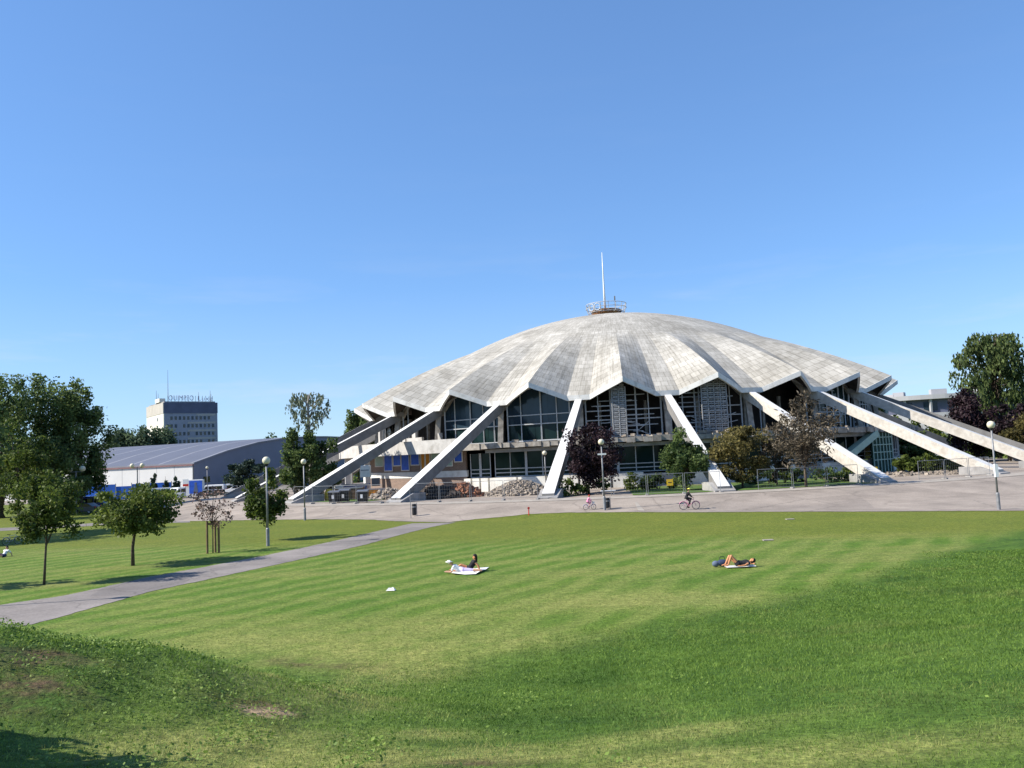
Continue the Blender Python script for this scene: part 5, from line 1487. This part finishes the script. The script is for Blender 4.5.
# ------------------------------------------------------------------ vehicles
def vehicle(name, label, cat, x, y, rz, prof, width, paint, win, wheels, wr=.33, group=None, winh=None, extra=None):
    """prof: side outline (x forward, z up); win: list of side window outlines"""
    z = hz(x, y) + .04
    r = empty(name, (0, 0, 0), label, cat, group)
    MB().prism(prof, 'y', -width / 2, width / 2).build('body', paint, r, bevel=.05)
    for wpoly in win:
        for s_ in (-1, 1):
            y0 = s_ * (width / 2 + .004); MB().prism(wpoly, 'y', y0, y0 + s_ * .02).build('side_window', 'carglass', r)
    if winh:
        (ax, az), (bx2, bz), inset = winh
        nx, nz = (bz - az), -(bx2 - ax); l = math.hypot(nx, nz); nx, nz = nx / l * .012, nz / l * .012
        if nx < 0 and ax > 0: nx, nz = -nx, -nz
        w = width / 2 - inset
        MB().hexa([(ax + nx, -w, az + nz), (ax + nx, w, az + nz), (ax, w, az), (ax, -w, az), (bx2 + nx, -w * .9, bz + nz), (bx2 + nx, w * .9, bz + nz), (bx2, w * .9, bz), (bx2, -w * .9, bz)]).build('windscreen', 'carglass', r)
    for wx in wheels:
        for s_ in (-1, 1):
            yw = s_ * (width / 2 - .09)
            t_ = MB().torus((wx, yw, wr), wr * .74, wr * .27, 20, 8).build('wheel', 'rubber', r)
            m_ = MB()
            m_.tube([(wx, yw - .07, wr), (wx, yw + .07, wr)], wr * .58, 14); m_.build('rim', 'lightsteel', t_)
    xf = max(p[0] for p in prof); xb = min(p[0] for p in prof)
    for s_ in (-1, 1):
        MB().box((xf - .03, s_ * width * .36, .72), (.1, .28, .16)).build('headlight', 'lampglass', r)
        MB().box((xb + .03, s_ * width * .42, .85), (.1, .14, .3)).build('tail_light', 'red', r)
    MB().box((xf - .02, 0, .42), (.14, width * .94, .18)).build('front_bumper', 'black', r); MB().box((xb + .02, 0, .42), (.14, width * .94, .18)).build('rear_bumper', 'black', r)
    if extra: extra(r)
    r.location = (x, y, z); r.rotation_euler = (0, 0, rz)
    return r
VAN = [(-2.6, .3), (2.35, .3), (2.6, .5), (2.6, .95), (2.2, 1.15), (1.55, 2.0), (1.3, 2.15), (-2.5, 2.15), (-2.6, 2.0)]
VWIN = [[(.9, 1.2), (1.75, 1.2), (1.38, 1.85), (.9, 1.85)], [(-.5, 1.2), (.75, 1.2), (.75, 1.85), (-.5, 1.85)], [(-2.2, 1.2), (-.7, 1.2), (-.7, 1.85), (-2.2, 1.85)]]
CAR = [(-2.05, .3), (1.9, .3), (2.1, .45), (2.05, .75), (1.2, .93), (.45, 1.4), (-1.0, 1.45), (-1.75, 1.0), (-2.1, .92)]
CWIN = [[(-1.5, .98), (-.25, .98), (-.25, 1.36), (-.98, 1.38)], [(-.15, .98), (.95, .98), (.4, 1.33), (-.15, 1.36)]]
def put(kind, label, px, py, Y, rz, paint, group=None):
    x, _, _ = at_y(px, py, Y)
    if kind == 'van': return vehicle('parked_van', label, 'van', x, Y, rz, VAN, 1.9, paint, VWIN, (-1.6, 1.6), .34, group, ((2.18, 1.2), (1.6, 1.95), .12))
    return vehicle('parked_car', label, 'car', x, Y, rz, CAR, 1.75, paint, CWIN, (-1.25, 1.28), .31, group, ((1.15, .97), (.5, 1.38), .1))
VG, CG = 'vans parked by the shed', 'cars parked by the shed'
put('van', 'white van with side windows behind the brown leaved sapling', 214, 494, 180, R_(175), 'vanwhite', VG)
put('van', 'white van half hidden by the round dark tree', 232, 493, 181, R_(182), 'vanwhite', VG)
put('van', 'white camper van at the left end of the row by the small firs', 165, 496, 172, R_(12), 'vanwhite', VG)
put('van', 'white van nose on beside the blue poster trailer', 180, 497, 168, R_(250), 'vanwhite', VG)
put('van', 'dark blue van in the shade of the big trees', 90, 505, 128, R_(8), 'vanblue', VG)
put('car', 'dark car left in the row before the white vans', 208, 498, 166, R_(170), 'vandark', CG)
put('car', 'grey car in the middle of the row before the white vans', 219, 498, 165, R_(188), 'vangrey', CG)
put('car', 'dark red car right in the row before the white vans', 229, 497, 166, R_(176), 'vanred', CG)
put('car', 'pale car beside the foot of the hidden left buttress', 238, 498, 157, R_(178), 'vanwhite', CG)
put('car', 'dark car in front of the blue van under the big trees', 84, 508, 119, R_(175), 'vandark', CG)
# poster trailer
def trailer():
    Y = 166; x, _, _ = at_y(195.5, 498, Y); z = hz(x, Y) + .04
    r = empty('poster_trailer', (x, Y, z), 'white trailer showing a blue poster with a pale figure', 'trailer')
    MB().box((x, Y, z + 2.0), (3.3, .9, 3.1)).build('box_body', 'vanwhite', r, bevel=.04)
    MB().box((x + .25, Y - .47, z + 2.1), (2.55, .03, 2.5)).build('poster', 'bluepanel', r)
    m_ = MB(); m_.ball((x + .25, Y - .492, z + 2.75), .28, 10, (1, .05, 1.1)); m_.hexa([(x - .25, Y - .50, z + 1.0), (x + .75, Y - .50, z + 1.0), (x + .75, Y - .488, z + 1.0), (x - .25, Y - .488, z + 1.0), (x + .05, Y - .50, z + 2.5), (x + .5, Y - .50, z + 2.5), (x + .5, Y - .488, z + 2.5), (x + .05, Y - .488, z + 2.5)])
    m_.build('poster_figure', 'cloth_grey', r)
    for s_ in (-.9, .9):
        t_ = MB().torus((x + s_, Y - .4, z + .33), .24, .09).build('wheel', 'rubber', r); MB().tube([(x + s_, Y - .46, z + .33), (x + s_, Y - .34, z + .33)], .18, 12).build('rim', 'lightsteel', t_)
    MB().tube([(x + 1.6, Y, z + .5), (x + 2.6, Y, z + .45)], .06, 6).build('drawbar', 'steel', r)
trailer()
x, _, _ = at_y(185.8, 498, 165); z = hz(x, 165)
r = empty('red_white_sign', (x, 165, z), 'small white and red board on a post beside the poster trailer', 'sign')
MB().box((x, 165, z + 3.3), (1.1, .06, .9)).build('white_board', 'vanwhite', r); MB().box((x, 165, z + 2.6), (1.1, .06, .45)).build('red_board', 'red', r); MB().tube([(x, 165.06, z), (x, 165.06, z + 3.2)], .06, 6).build('post', 'steel', r)

# ------------------------------------------------------------------ people
def capsule(mb, p0, p1, r0, r1, n=10):
    p0, p1 = Vector(p0), Vector(p1); d = (p1 - p0)
    if d.length < 1e-6: d = Vector((0, 0, 1e-3))
    L_ = d.length; d.normalize(); pts = []; rr = []
    for t in (-1, -.8, -.45): pts.append(p0 + d * r0 * t); rr.append(r0 * math.sqrt(max(.02, 1 - t * t)))
    pts.append(p0); rr.append(r0); pts.append((p0 + p1) / 2); rr.append((r0 + r1) / 2); pts.append(p1); rr.append(r1)
    for t in (.45, .8, 1): pts.append(p1 + d * r1 * t); rr.append(r1 * math.sqrt(max(.02, 1 - t * t)))
    return mb.tube(pts, rr, n)

def fuse(o, v):
    m = o.modifiers.new('fuse', 'REMESH'); m.mode = 'VOXEL'; m.voxel_size = v; m.use_smooth_shade = True
    s_ = o.modifiers.new('soften', 'SMOOTH'); s_.iterations = 3; s_.factor = .5
    return o

def hand(mb, w, d, side, up_, k=1.0):
    """palm, four unequal bent fingers and a thumb from the side of the palm"""
    w = Vector(w); d = Vector(d).normalized(); up_ = Vector(up_); s_ = d.cross(up_).normalized() * side; n_ = s_.cross(d).normalized()
    capsule(mb, w, w + d * .075 * k, .030 * k, .034 * k, 8)
    for i, ln in enumerate((.060, .072, .068, .052)):
        b = w + d * .085 * k + s_ * (.030 - .020 * i) * k
        m = b + d * ln * .55 * k - n_ * .006 * k; e = m + d * ln * .40 * k - n_ * .022 * k
        capsule(mb, b, m, .0095 * k, .009 * k, 6); capsule(mb, m, e, .009 * k, .0075 * k, 6)
    b = w + d * .025 * k + s_ * .030 * k
    capsule(mb, b, b + s_ * .035 * k + d * .035 * k, .012 * k, .0095 * k, 6)

def person(label, J, loc, rz=0, k=1.0, skin='skin', top=None, legs=None, hair='hair', shoes=None, face=(1, 0, 0), hat=None, long_hair=False, group=None):
    """J: joint positions in metres, feet side at the local origin"""
    r = empty('person', (0, 0, 0), label, 'person', group)
    J = {a: Vector(b) for a, b in J.items()}
    mb = MB(); hd = J['head']; fc = Vector(face).normalized()
    nk = (hd - J['neck']).normalized(); sd_ = nk.cross(fc).normalized()
    capsule(mb, J['pelvis'], J['waist'], .125, .105); capsule(mb, J['waist'], J['chest'], .108, .130); capsule(mb, J['chest'], J['neck'], .105, .058)
    capsule(mb, J['neck'], hd - nk * .04, .052, .052)
    capsule(mb, hd - nk * .045 + fc * .015, hd + nk * .04, .072, .088, 12)
    capsule(mb, hd + fc * .085 - nk * .005, hd + fc * .103 - nk * .03, .010, .015, 8)          # nose
    for q in (-1, 1):
        capsule(mb, hd + sd_ * q * .088 + nk * .01, hd + sd_ * q * .090 - nk * .03, .014, .012, 6)  # ears
    capsule(mb, hd + fc * .075 - nk * .062 + sd_ * .02, hd + fc * .075 - nk * .062 - sd_ * .02, .012, .012, 6)  # mouth
    for q, s_ in (('l', 1), ('r', -1)):
        sh, el, wr_, hp, kn, an, toe = (J[q + a] for a in ('sh', 'el', 'wr', 'hp', 'kn', 'an', 'toe'))
        capsule(mb, J['chest'] * .4 + sh * .6, sh, .085, .062); capsule(mb, sh, el, .056, .043); capsule(mb, el, wr_, .043, .029)
        hand(mb, wr_, (wr_ - el) if 'grip' not in J else Vector((1, 0, -.4)), s_, (0, 0, 1))
        capsule(mb, hp, kn, .090, .060); capsule(mb, kn, kn * .55 + an * .45, .060, .056); capsule(mb, kn * .55 + an * .45, an, .056, .038); capsule(mb, an, toe, .042, .030)
    for a in (0,): 
        capsule(mb, J['lhp'], J['rhp'], .105, .105)
    fuse(mb.build('body', skin, r), .011)
    eyes = MB()
    for q in (-1, 1): eyes.ball(hd + fc * .082 + sd_ * q * .032 + nk * .012, .012, 8)
    eyes.build('eyes', 'black', r)
    mb = MB(); capsule(mb, hd + nk * .045 - fc * .022, hd + nk * .058 - fc * .006, .098, .092, 12); capsule(mb, hd - fc * .05 + nk * .02, hd - fc * .055 - nk * .05, .075, .06, 10)
    if long_hair: capsule(mb, hd - fc * .07 - nk * .03, hd - fc * .09 - nk * .22, .06, .035, 10)
    fuse(mb.build('hair', hair, r), .014)
    if hat:
        mb = MB(); mb.ball(hd + nk * .075, .118, 14, (1, 1, .75)); mb.lathe([(.17, .0), (.19, .01), (.12, .03)], hd + nk * .075, 16); mb.build('hat', hat, r, smooth=True)
    if top:
        mat, sleeve = top; mb = MB()
        capsule(mb, J['pelvis'] * .6 + J['waist'] * .4, J['waist'], .138, .124); capsule(mb, J['waist'], J['chest'], .124, .146); capsule(mb, J['chest'], J['chest'] * .45 + J['neck'] * .55, .122, .085)
        for q in 'lr':
            sh, el = J[q + 'sh'], J[q + 'el']; capsule(mb, J['chest'] * .4 + sh * .6, sh, .098, .076); capsule(mb, sh, sh.lerp(el, sleeve), .070, .062)
            if sleeve >= 1: capsule(mb, el, el.lerp(J[q + 'wr'], .9), .056, .042)
        fuse(mb.build('shirt', mat, r), .013)
    if legs:
        mat, ln = legs; mb = MB(); capsule(mb, J['pelvis'] * .5 + J['waist'] * .5, J['pelvis'], .132, .142); capsule(mb, J['lhp'], J['rhp'], .120, .120)
        for q in 'lr':
            hp, kn, an = J[q + 'hp'], J[q + 'kn'], J[q + 'an']
            capsule(mb, hp, hp.lerp(kn, min(1, ln)), .106, .076 if ln >= 1 else .092)
            if ln > 1: capsule(mb, kn, kn.lerp(an, ln - 1), .074, .056)
        fuse(mb.build('trousers', mat, r), .013)
    if shoes:
        mb = MB()
        for q in 'lr': capsule(mb, J[q + 'an'] - Vector((0, 0, .03)), J[q + 'toe'], .052, .042)
        fuse(mb.build('shoes', shoes, r), .013)
    r.location = loc; r.rotation_euler = (0, 0, rz); r.scale = (k, k, k)
    return r

def bicycle(label, paint, loc, rz=0, k=1.0, basket=None):
    r = empty('bicycle', (0, 0, 0), label, 'bicycle')
    for wx in (-.53, .53):
        t_ = MB().torus((wx, 0, .345), .325, .022, 28, 6).build('wheel', 'rubber', r)
        mb = MB(); mb.torus((wx, 0, .345), .300, .010, 24, 5); mb.tube([(wx, -.05, .345), (wx, .05, .345)], .022, 8)
        mb.build('rim', 'lightsteel', t_)
        mb = MB()
        for i in range(14):
            a = 2 * math.pi * i / 14; mb.tube([(wx, .02 * (-1) ** i, .345), (wx + .3 * math.cos(a), 0, .345 + .3 * math.sin(a))], .003, 4)
        mb.build('spokes', 'galv', t_)
    mb = MB(); bb = (-.08, 0, .30); st_ = (-.24, 0, .80); hd = (.36, 0, .86); hl = (.40, 0, .70)
    for a, b in ((bb, st_), (st_, hd), (bb, hl), (hd, hl)): mb.tube([a, b], .020, 8)
    for s_ in (-.045, .045): mb.tube([(-.53, s_, .345), bb], .010, 6); mb.tube([(-.53, s_, .345), st_], .009, 6); mb.tube([(hl[0], s_ * .8, hl[2]), (.53, s_, .345)], .012, 6)
    mb.build('frame', paint, r)
    mb = MB(); mb.tube([st_, (-.27, 0, .93)], .014, 6); mb.hexa([(-.43, -.09, .93), (-.13, -.025, .93), (-.13, .025, .93), (-.43, .09, .93), (-.43, -.08, .98), (-.12, -.02, .97), (-.12, .02, .97), (-.43, .08, .98)]); mb.build('saddle', 'black', r, bevel=.01)
    mb = MB(); mb.tube([hd, (.34, 0, 1.0)], .014, 6); mb.tube([(.26, -.28, 1.03), (.37, -.14, 1.03), (.37, .14, 1.03), (.26, .28, 1.03)], .013, 6); mb.build('handlebar', 'steel', r)
    for s_, q in ((-1, 1), (1, -1)):
        mb = MB(); mb.tube([(-.08, s_ * .06, .30), (-.08 + .03 * q, s_ * .07, .30 + .16 * q)], .011, 6); mb.box((-.08 + .03 * q, s_ * .12, .30 + .16 * q), (.1, .08, .025)); mb.build('pedal', 'black', r)
    mb = MB(); mb.torus((-.08, -.055, .30), .085, .008, 18, 4); mb.build('chainring', 'black', r)
    for wx in (-.53, .53):
        mb = MB(); mb.tube([(wx + .375 * math.cos(R_(a)), 0, .345 + .375 * math.sin(R_(a))) for a in range(20, 170, 15)], .022, 5); mb.build('mudguard', paint, r)
    if basket:
        mb = MB(); mb.hexa([(.42, -.13, .78), (.62, -.13, .78), (.62, .13, .78), (.42, .13, .78), (.40, -.17, 1.0), (.68, -.17, 1.0), (.68, .17, 1.0), (.40, .17, 1.0)]); mb.build('basket', basket, r)
    r.location = loc; r.rotation_euler = (0, 0, rz); r.scale = (k, k, k); return r

RIDE = dict(pelvis=(-.26, 0, 1.06), waist=(-.20, 0, 1.18), chest=(-.10, 0, 1.38), neck=(-.04, 0, 1.54), head=(.0, 0, 1.70),
            lsh=(-.06, .19, 1.46), lel=(.10, .25, 1.22), lwr=(.22, .26, 1.08), rsh=(-.06, -.19, 1.46), rel=(.10, -.25, 1.22), rwr=(.22, -.26, 1.08),
            lhp=(-.25, .09, 1.04), lkn=(.16, .11, .78), lan=(-.03, .12, .40), ltoe=(.10, .12, .34), rhp=(-.25, -.09, 1.04), rkn=(.14, -.11, .94), ran=(-.08, -.12, .56), rtoe=(.05, -.12, .50), grip=(0, 0, 0))
RIDE['lan'] = (-.14, .12, .24); RIDE['ltoe'] = (-.01, .12, .19); RIDE['lkn'] = (.08, .11, .68)
x, y = gnd(690, 511); z = hz(x, y) + .035
bicycle('dark bicycle with pink frame ridden across the plaza by the person in black', 'cloth_pink', (x, y, z), 0, 1.0)
person('person in black with a yellow helmet riding a bicycle to the right across the plaza', RIDE, (x, y, z), 0, .98, 'skin', ('cloth_black', 1.0), ('cloth_black', 1.9), 'hair', 'cloth_black', (1, 0, -.1), hat='cloth_lime')
x, y = gnd(590, 513.2); z = hz(x, y) + .035
bicycle('small pale bicycle ridden by the child in pink', 'cloth_lilac', (x, y, z), R_(12), .68, 'cloth_white')
person('child in pink with a red cap riding a small bicycle near the lamp', RIDE, (x, y, z), R_(12), .70, 'skin', ('cloth_pink', 1.0), ('cloth_pink', 1.5), 'blond', 'cloth_white', (1, 0, -.1), hat='red')

# sunbathers: blanket with two, towel with one
bl = [gnd(*p) for p in ((450, 572.2), (464, 569.5), (488.8, 568.2), (483, 572), (476, 575), (453.5, 575))]
mb = MB(); n = len(bl); zb_ = .062
cxb, cyb = sum(p[0] for p in bl) / n, sum(p[1] for p in bl) / n
ring = []
for i in range(n):
    for f in (0, .5): ring.append((bl[i][0] * (1 - f) + bl[(i + 1) % n][0] * f, bl[i][1] * (1 - f) + bl[(i + 1) % n][1] * f))
m = len(ring); vs = [(cxb, cyb, zb_)] + [((p[0] - cxb) * .55 + cxb, (p[1] - cyb) * .55 + cyb, zb_ + random.uniform(-.015, .06)) for p in ring] + [(p[0], p[1], random.uniform(.015, .10)) for p in ring]
fs = [(0, 1 + i, 1 + (i + 1) % m) for i in range(m)] + [(1 + i, 1 + m + i, 1 + m + (i + 1) % m, 1 + (i + 1) % m) for i in range(m)]
o = mb.add(vs, fs).build('picnic_blanket', 'cloth_white'); tag(o, 'white blanket spread on the lawn under two sunbathers', 'blanket'); sm = o.modifiers.new('thick', 'SOLIDIFY'); sm.thickness = .015
SIT = dict(pelvis=(0, 0, .12), waist=(.08, 0, .22), chest=(.19, 0, .36), neck=(.25, 0, .48), head=(.25, 0, .62), lsh=(.21, .18, .42), lel=(.38, .23, .24), lwr=(.44, .25, .05), rsh=(.21, -.18, .42), rel=(.38, -.24, .24), rwr=(.44, -.26, .05),
           lhp=(-.02, .09, .11), lkn=(-.40, .12, .28), lan=(-.76, .12, .07), ltoe=(-.90, .13, .10), rhp=(-.02, -.09, .11), rkn=(-.42, -.10, .12), ran=(-.82, -.10, .06), rtoe=(-.95, -.11, .10))
x, y = gnd(470, 572); person('person with dark hair and dark swimwear sitting up on the white blanket', SIT, (x, y, .06), R_(8), 1.0, 'tan', ('cloth_black', .1), ('cloth_black', .25), 'hair', None, (-1, .1, 0), long_hair=True)
LIE = dict(pelvis=(0, 0, .12), waist=(.13, 0, .12), chest=(.33, 0, .14), neck=(.48, 0, .17), head=(.62, 0, .22), lsh=(.40, .18, .13), lel=(.55, .30, .07), lwr=(.70, .16, .06), rsh=(.40, -.18, .13), rel=(.20, -.30, .06), rwr=(-.02, -.32, .05),
           lhp=(-.06, .09, .11), lkn=(-.38, .10, .44), lan=(-.58, .11, .08), ltoe=(-.72, .11, .05), rhp=(-.06, -.09, .11), rkn=(-.34, -.10, .47), ran=(-.50, -.11, .09), rtoe=(-.64, -.11, .05))
PRO = dict(pelvis=(0, 0, .12), waist=(-.13, 0, .14), chest=(-.32, 0, .25), neck=(-.45, 0, .36), head=(-.56, 0, .46), lsh=(-.38, .18, .28), lel=(-.50, .22, .05), lwr=(-.72, .14, .05), rsh=(-.38, -.18, .28), rel=(-.50, -.22, .05), rwr=(-.72, -.14, .05),
           lhp=(.06, .09, .11), lkn=(.46, .11, .08), lan=(.86, .11, .07), ltoe=(.98, .11, .03), rhp=(.06, -.09, .11), rkn=(.46, -.11, .08), ran=(.86, -.11, .07), rtoe=(.98, -.11, .03))
x, y = gnd(462, 573.4); person('person in a white top and white hat lying propped on elbows on the blanket', PRO, (x, y, .06), R_(-4), .95, 'skin', ('cloth_white', .6), ('cloth_lilac', 1.3), 'blond', None, (-1, -.2, .1), hat='cloth_white')
x, y = gnd(740, 567.4)
tw_ = MB(); tw_.hexa([(x - .62, y - .24, .045), (x + .66, y - .22, .045), (x + .66, y + .30, .045), (x - .62, y + .28, .045), (x - .62, y - .24, .06), (x + .66, y - .22, .06), (x + .66, y + .30, .06), (x - .62, y + .28, .06)])
tag(tw_.build('towel', 'cloth_white'), 'pale towel under the lone sunbather with raised knees', 'towel')
person('tanned person with dark hair lying on the lawn with knees raised', LIE, (x - .04, y, .06), 0, .98, 'tan', ('cloth_black', .05), ('cloth_black', .2), 'hair', None, (-.25, 0, 1))
x, y = gnd(720.5, 567); r = empty('bag', (x, y, .03), 'navy and grey bag at the feet of the lone sunbather', 'bag')
MB().ball((x + .1, y, .18), .22, 12, (1.15, .7, .7)).build('bag_body', 'cloth_navy', r, smooth=True); MB().ball((x - .2, y, .15), .17, 12, (1.0, .7, .8)).build('side_pocket', 'cloth_grey', r, smooth=True)
MB().tube([(x - .05, y, .33), (x + .02, y, .45), (x + .18, y, .45), (x + .22, y, .33)], .015, 6).build('strap', 'black', r)
x, y = gnd(4, 557); person('person in a white top sitting on the lawn at the left edge', SIT, (x, y, hz(x, y) + .01), R_(75), .95, 'skin', ('cloth_white', .7), ('cloth_navy', .5), 'hair', None, (-1, .1, 0))
x, y = gnd(12, 545); bicycle('pale bicycle parked in the shade on the left lawn', 'lightsteel', (x, y, hz(x, y) + .02), R_(62), .9)
x, y = gnd(391, 591); o = MB()
o.hexa([(x - .2, y - .1, .03), (x + .17, y - .12, .03), (x + .2, y + .12, .03), (x - .16, y + .1, .03), (x - .12, y - .06, .11), (x + .1, y - .02, .16), (x + .16, y + .1, .07), (x - .1, y + .08, .13)])
tag(o.build('plastic_bag', 'cloth_white'), 'crumpled white plastic bag lying alone on the striped lawn', 'litter')
for px, py, lb in ((790, 519.5, 'pale flat slab let into the far lawn'), (768, 540.5, 'small pale flat slab in the lawn above the lone sunbather')):
    x, y = gnd(px, py); o = MB().box((x, y, .03), (.55, .35, .05)); tag(o.build('ground_slab', 'palepatch'), lb, 'slab')

# ------------------------------------------------------------------ far wood along the horizon
def far_wood():
    """continuous belt of trees far beyond everything"""
    pts = []; tt = []
    for i in range(230):
        a = R_(-50 + 100 * i / 229); d = 520 + rng.uniform(-40, 60); h_ = rng.uniform(9, 15)
        m = 70; c = np.array([d * math.sin(a), d * math.cos(a), h_ * .45])
        p = rng.normal(size=(m, 3)); p /= np.linalg.norm(p, axis=1, keepdims=True); p *= rng.uniform(0, 1, (m, 1)) ** .4
        pts.append(c + p * np.array([5.5, 4, h_ * .55])); tt.append(np.full(m, rng.uniform(.2, .8)) + rng.normal(size=m) * .15)
    root = empty('far_wood', (0, 520, 0), 'belt of distant trees along the horizon', 'wood'); root['kind'] = 'stuff'
    P = np.concatenate(pts); P[:, 2] = np.maximum(P[:, 2], .2)
    leaf_mesh('foliage', P, 1.9, 'leaf_far', root, tint=np.concatenate(tt))
far_wood()
bpy.context.view_layer.update()
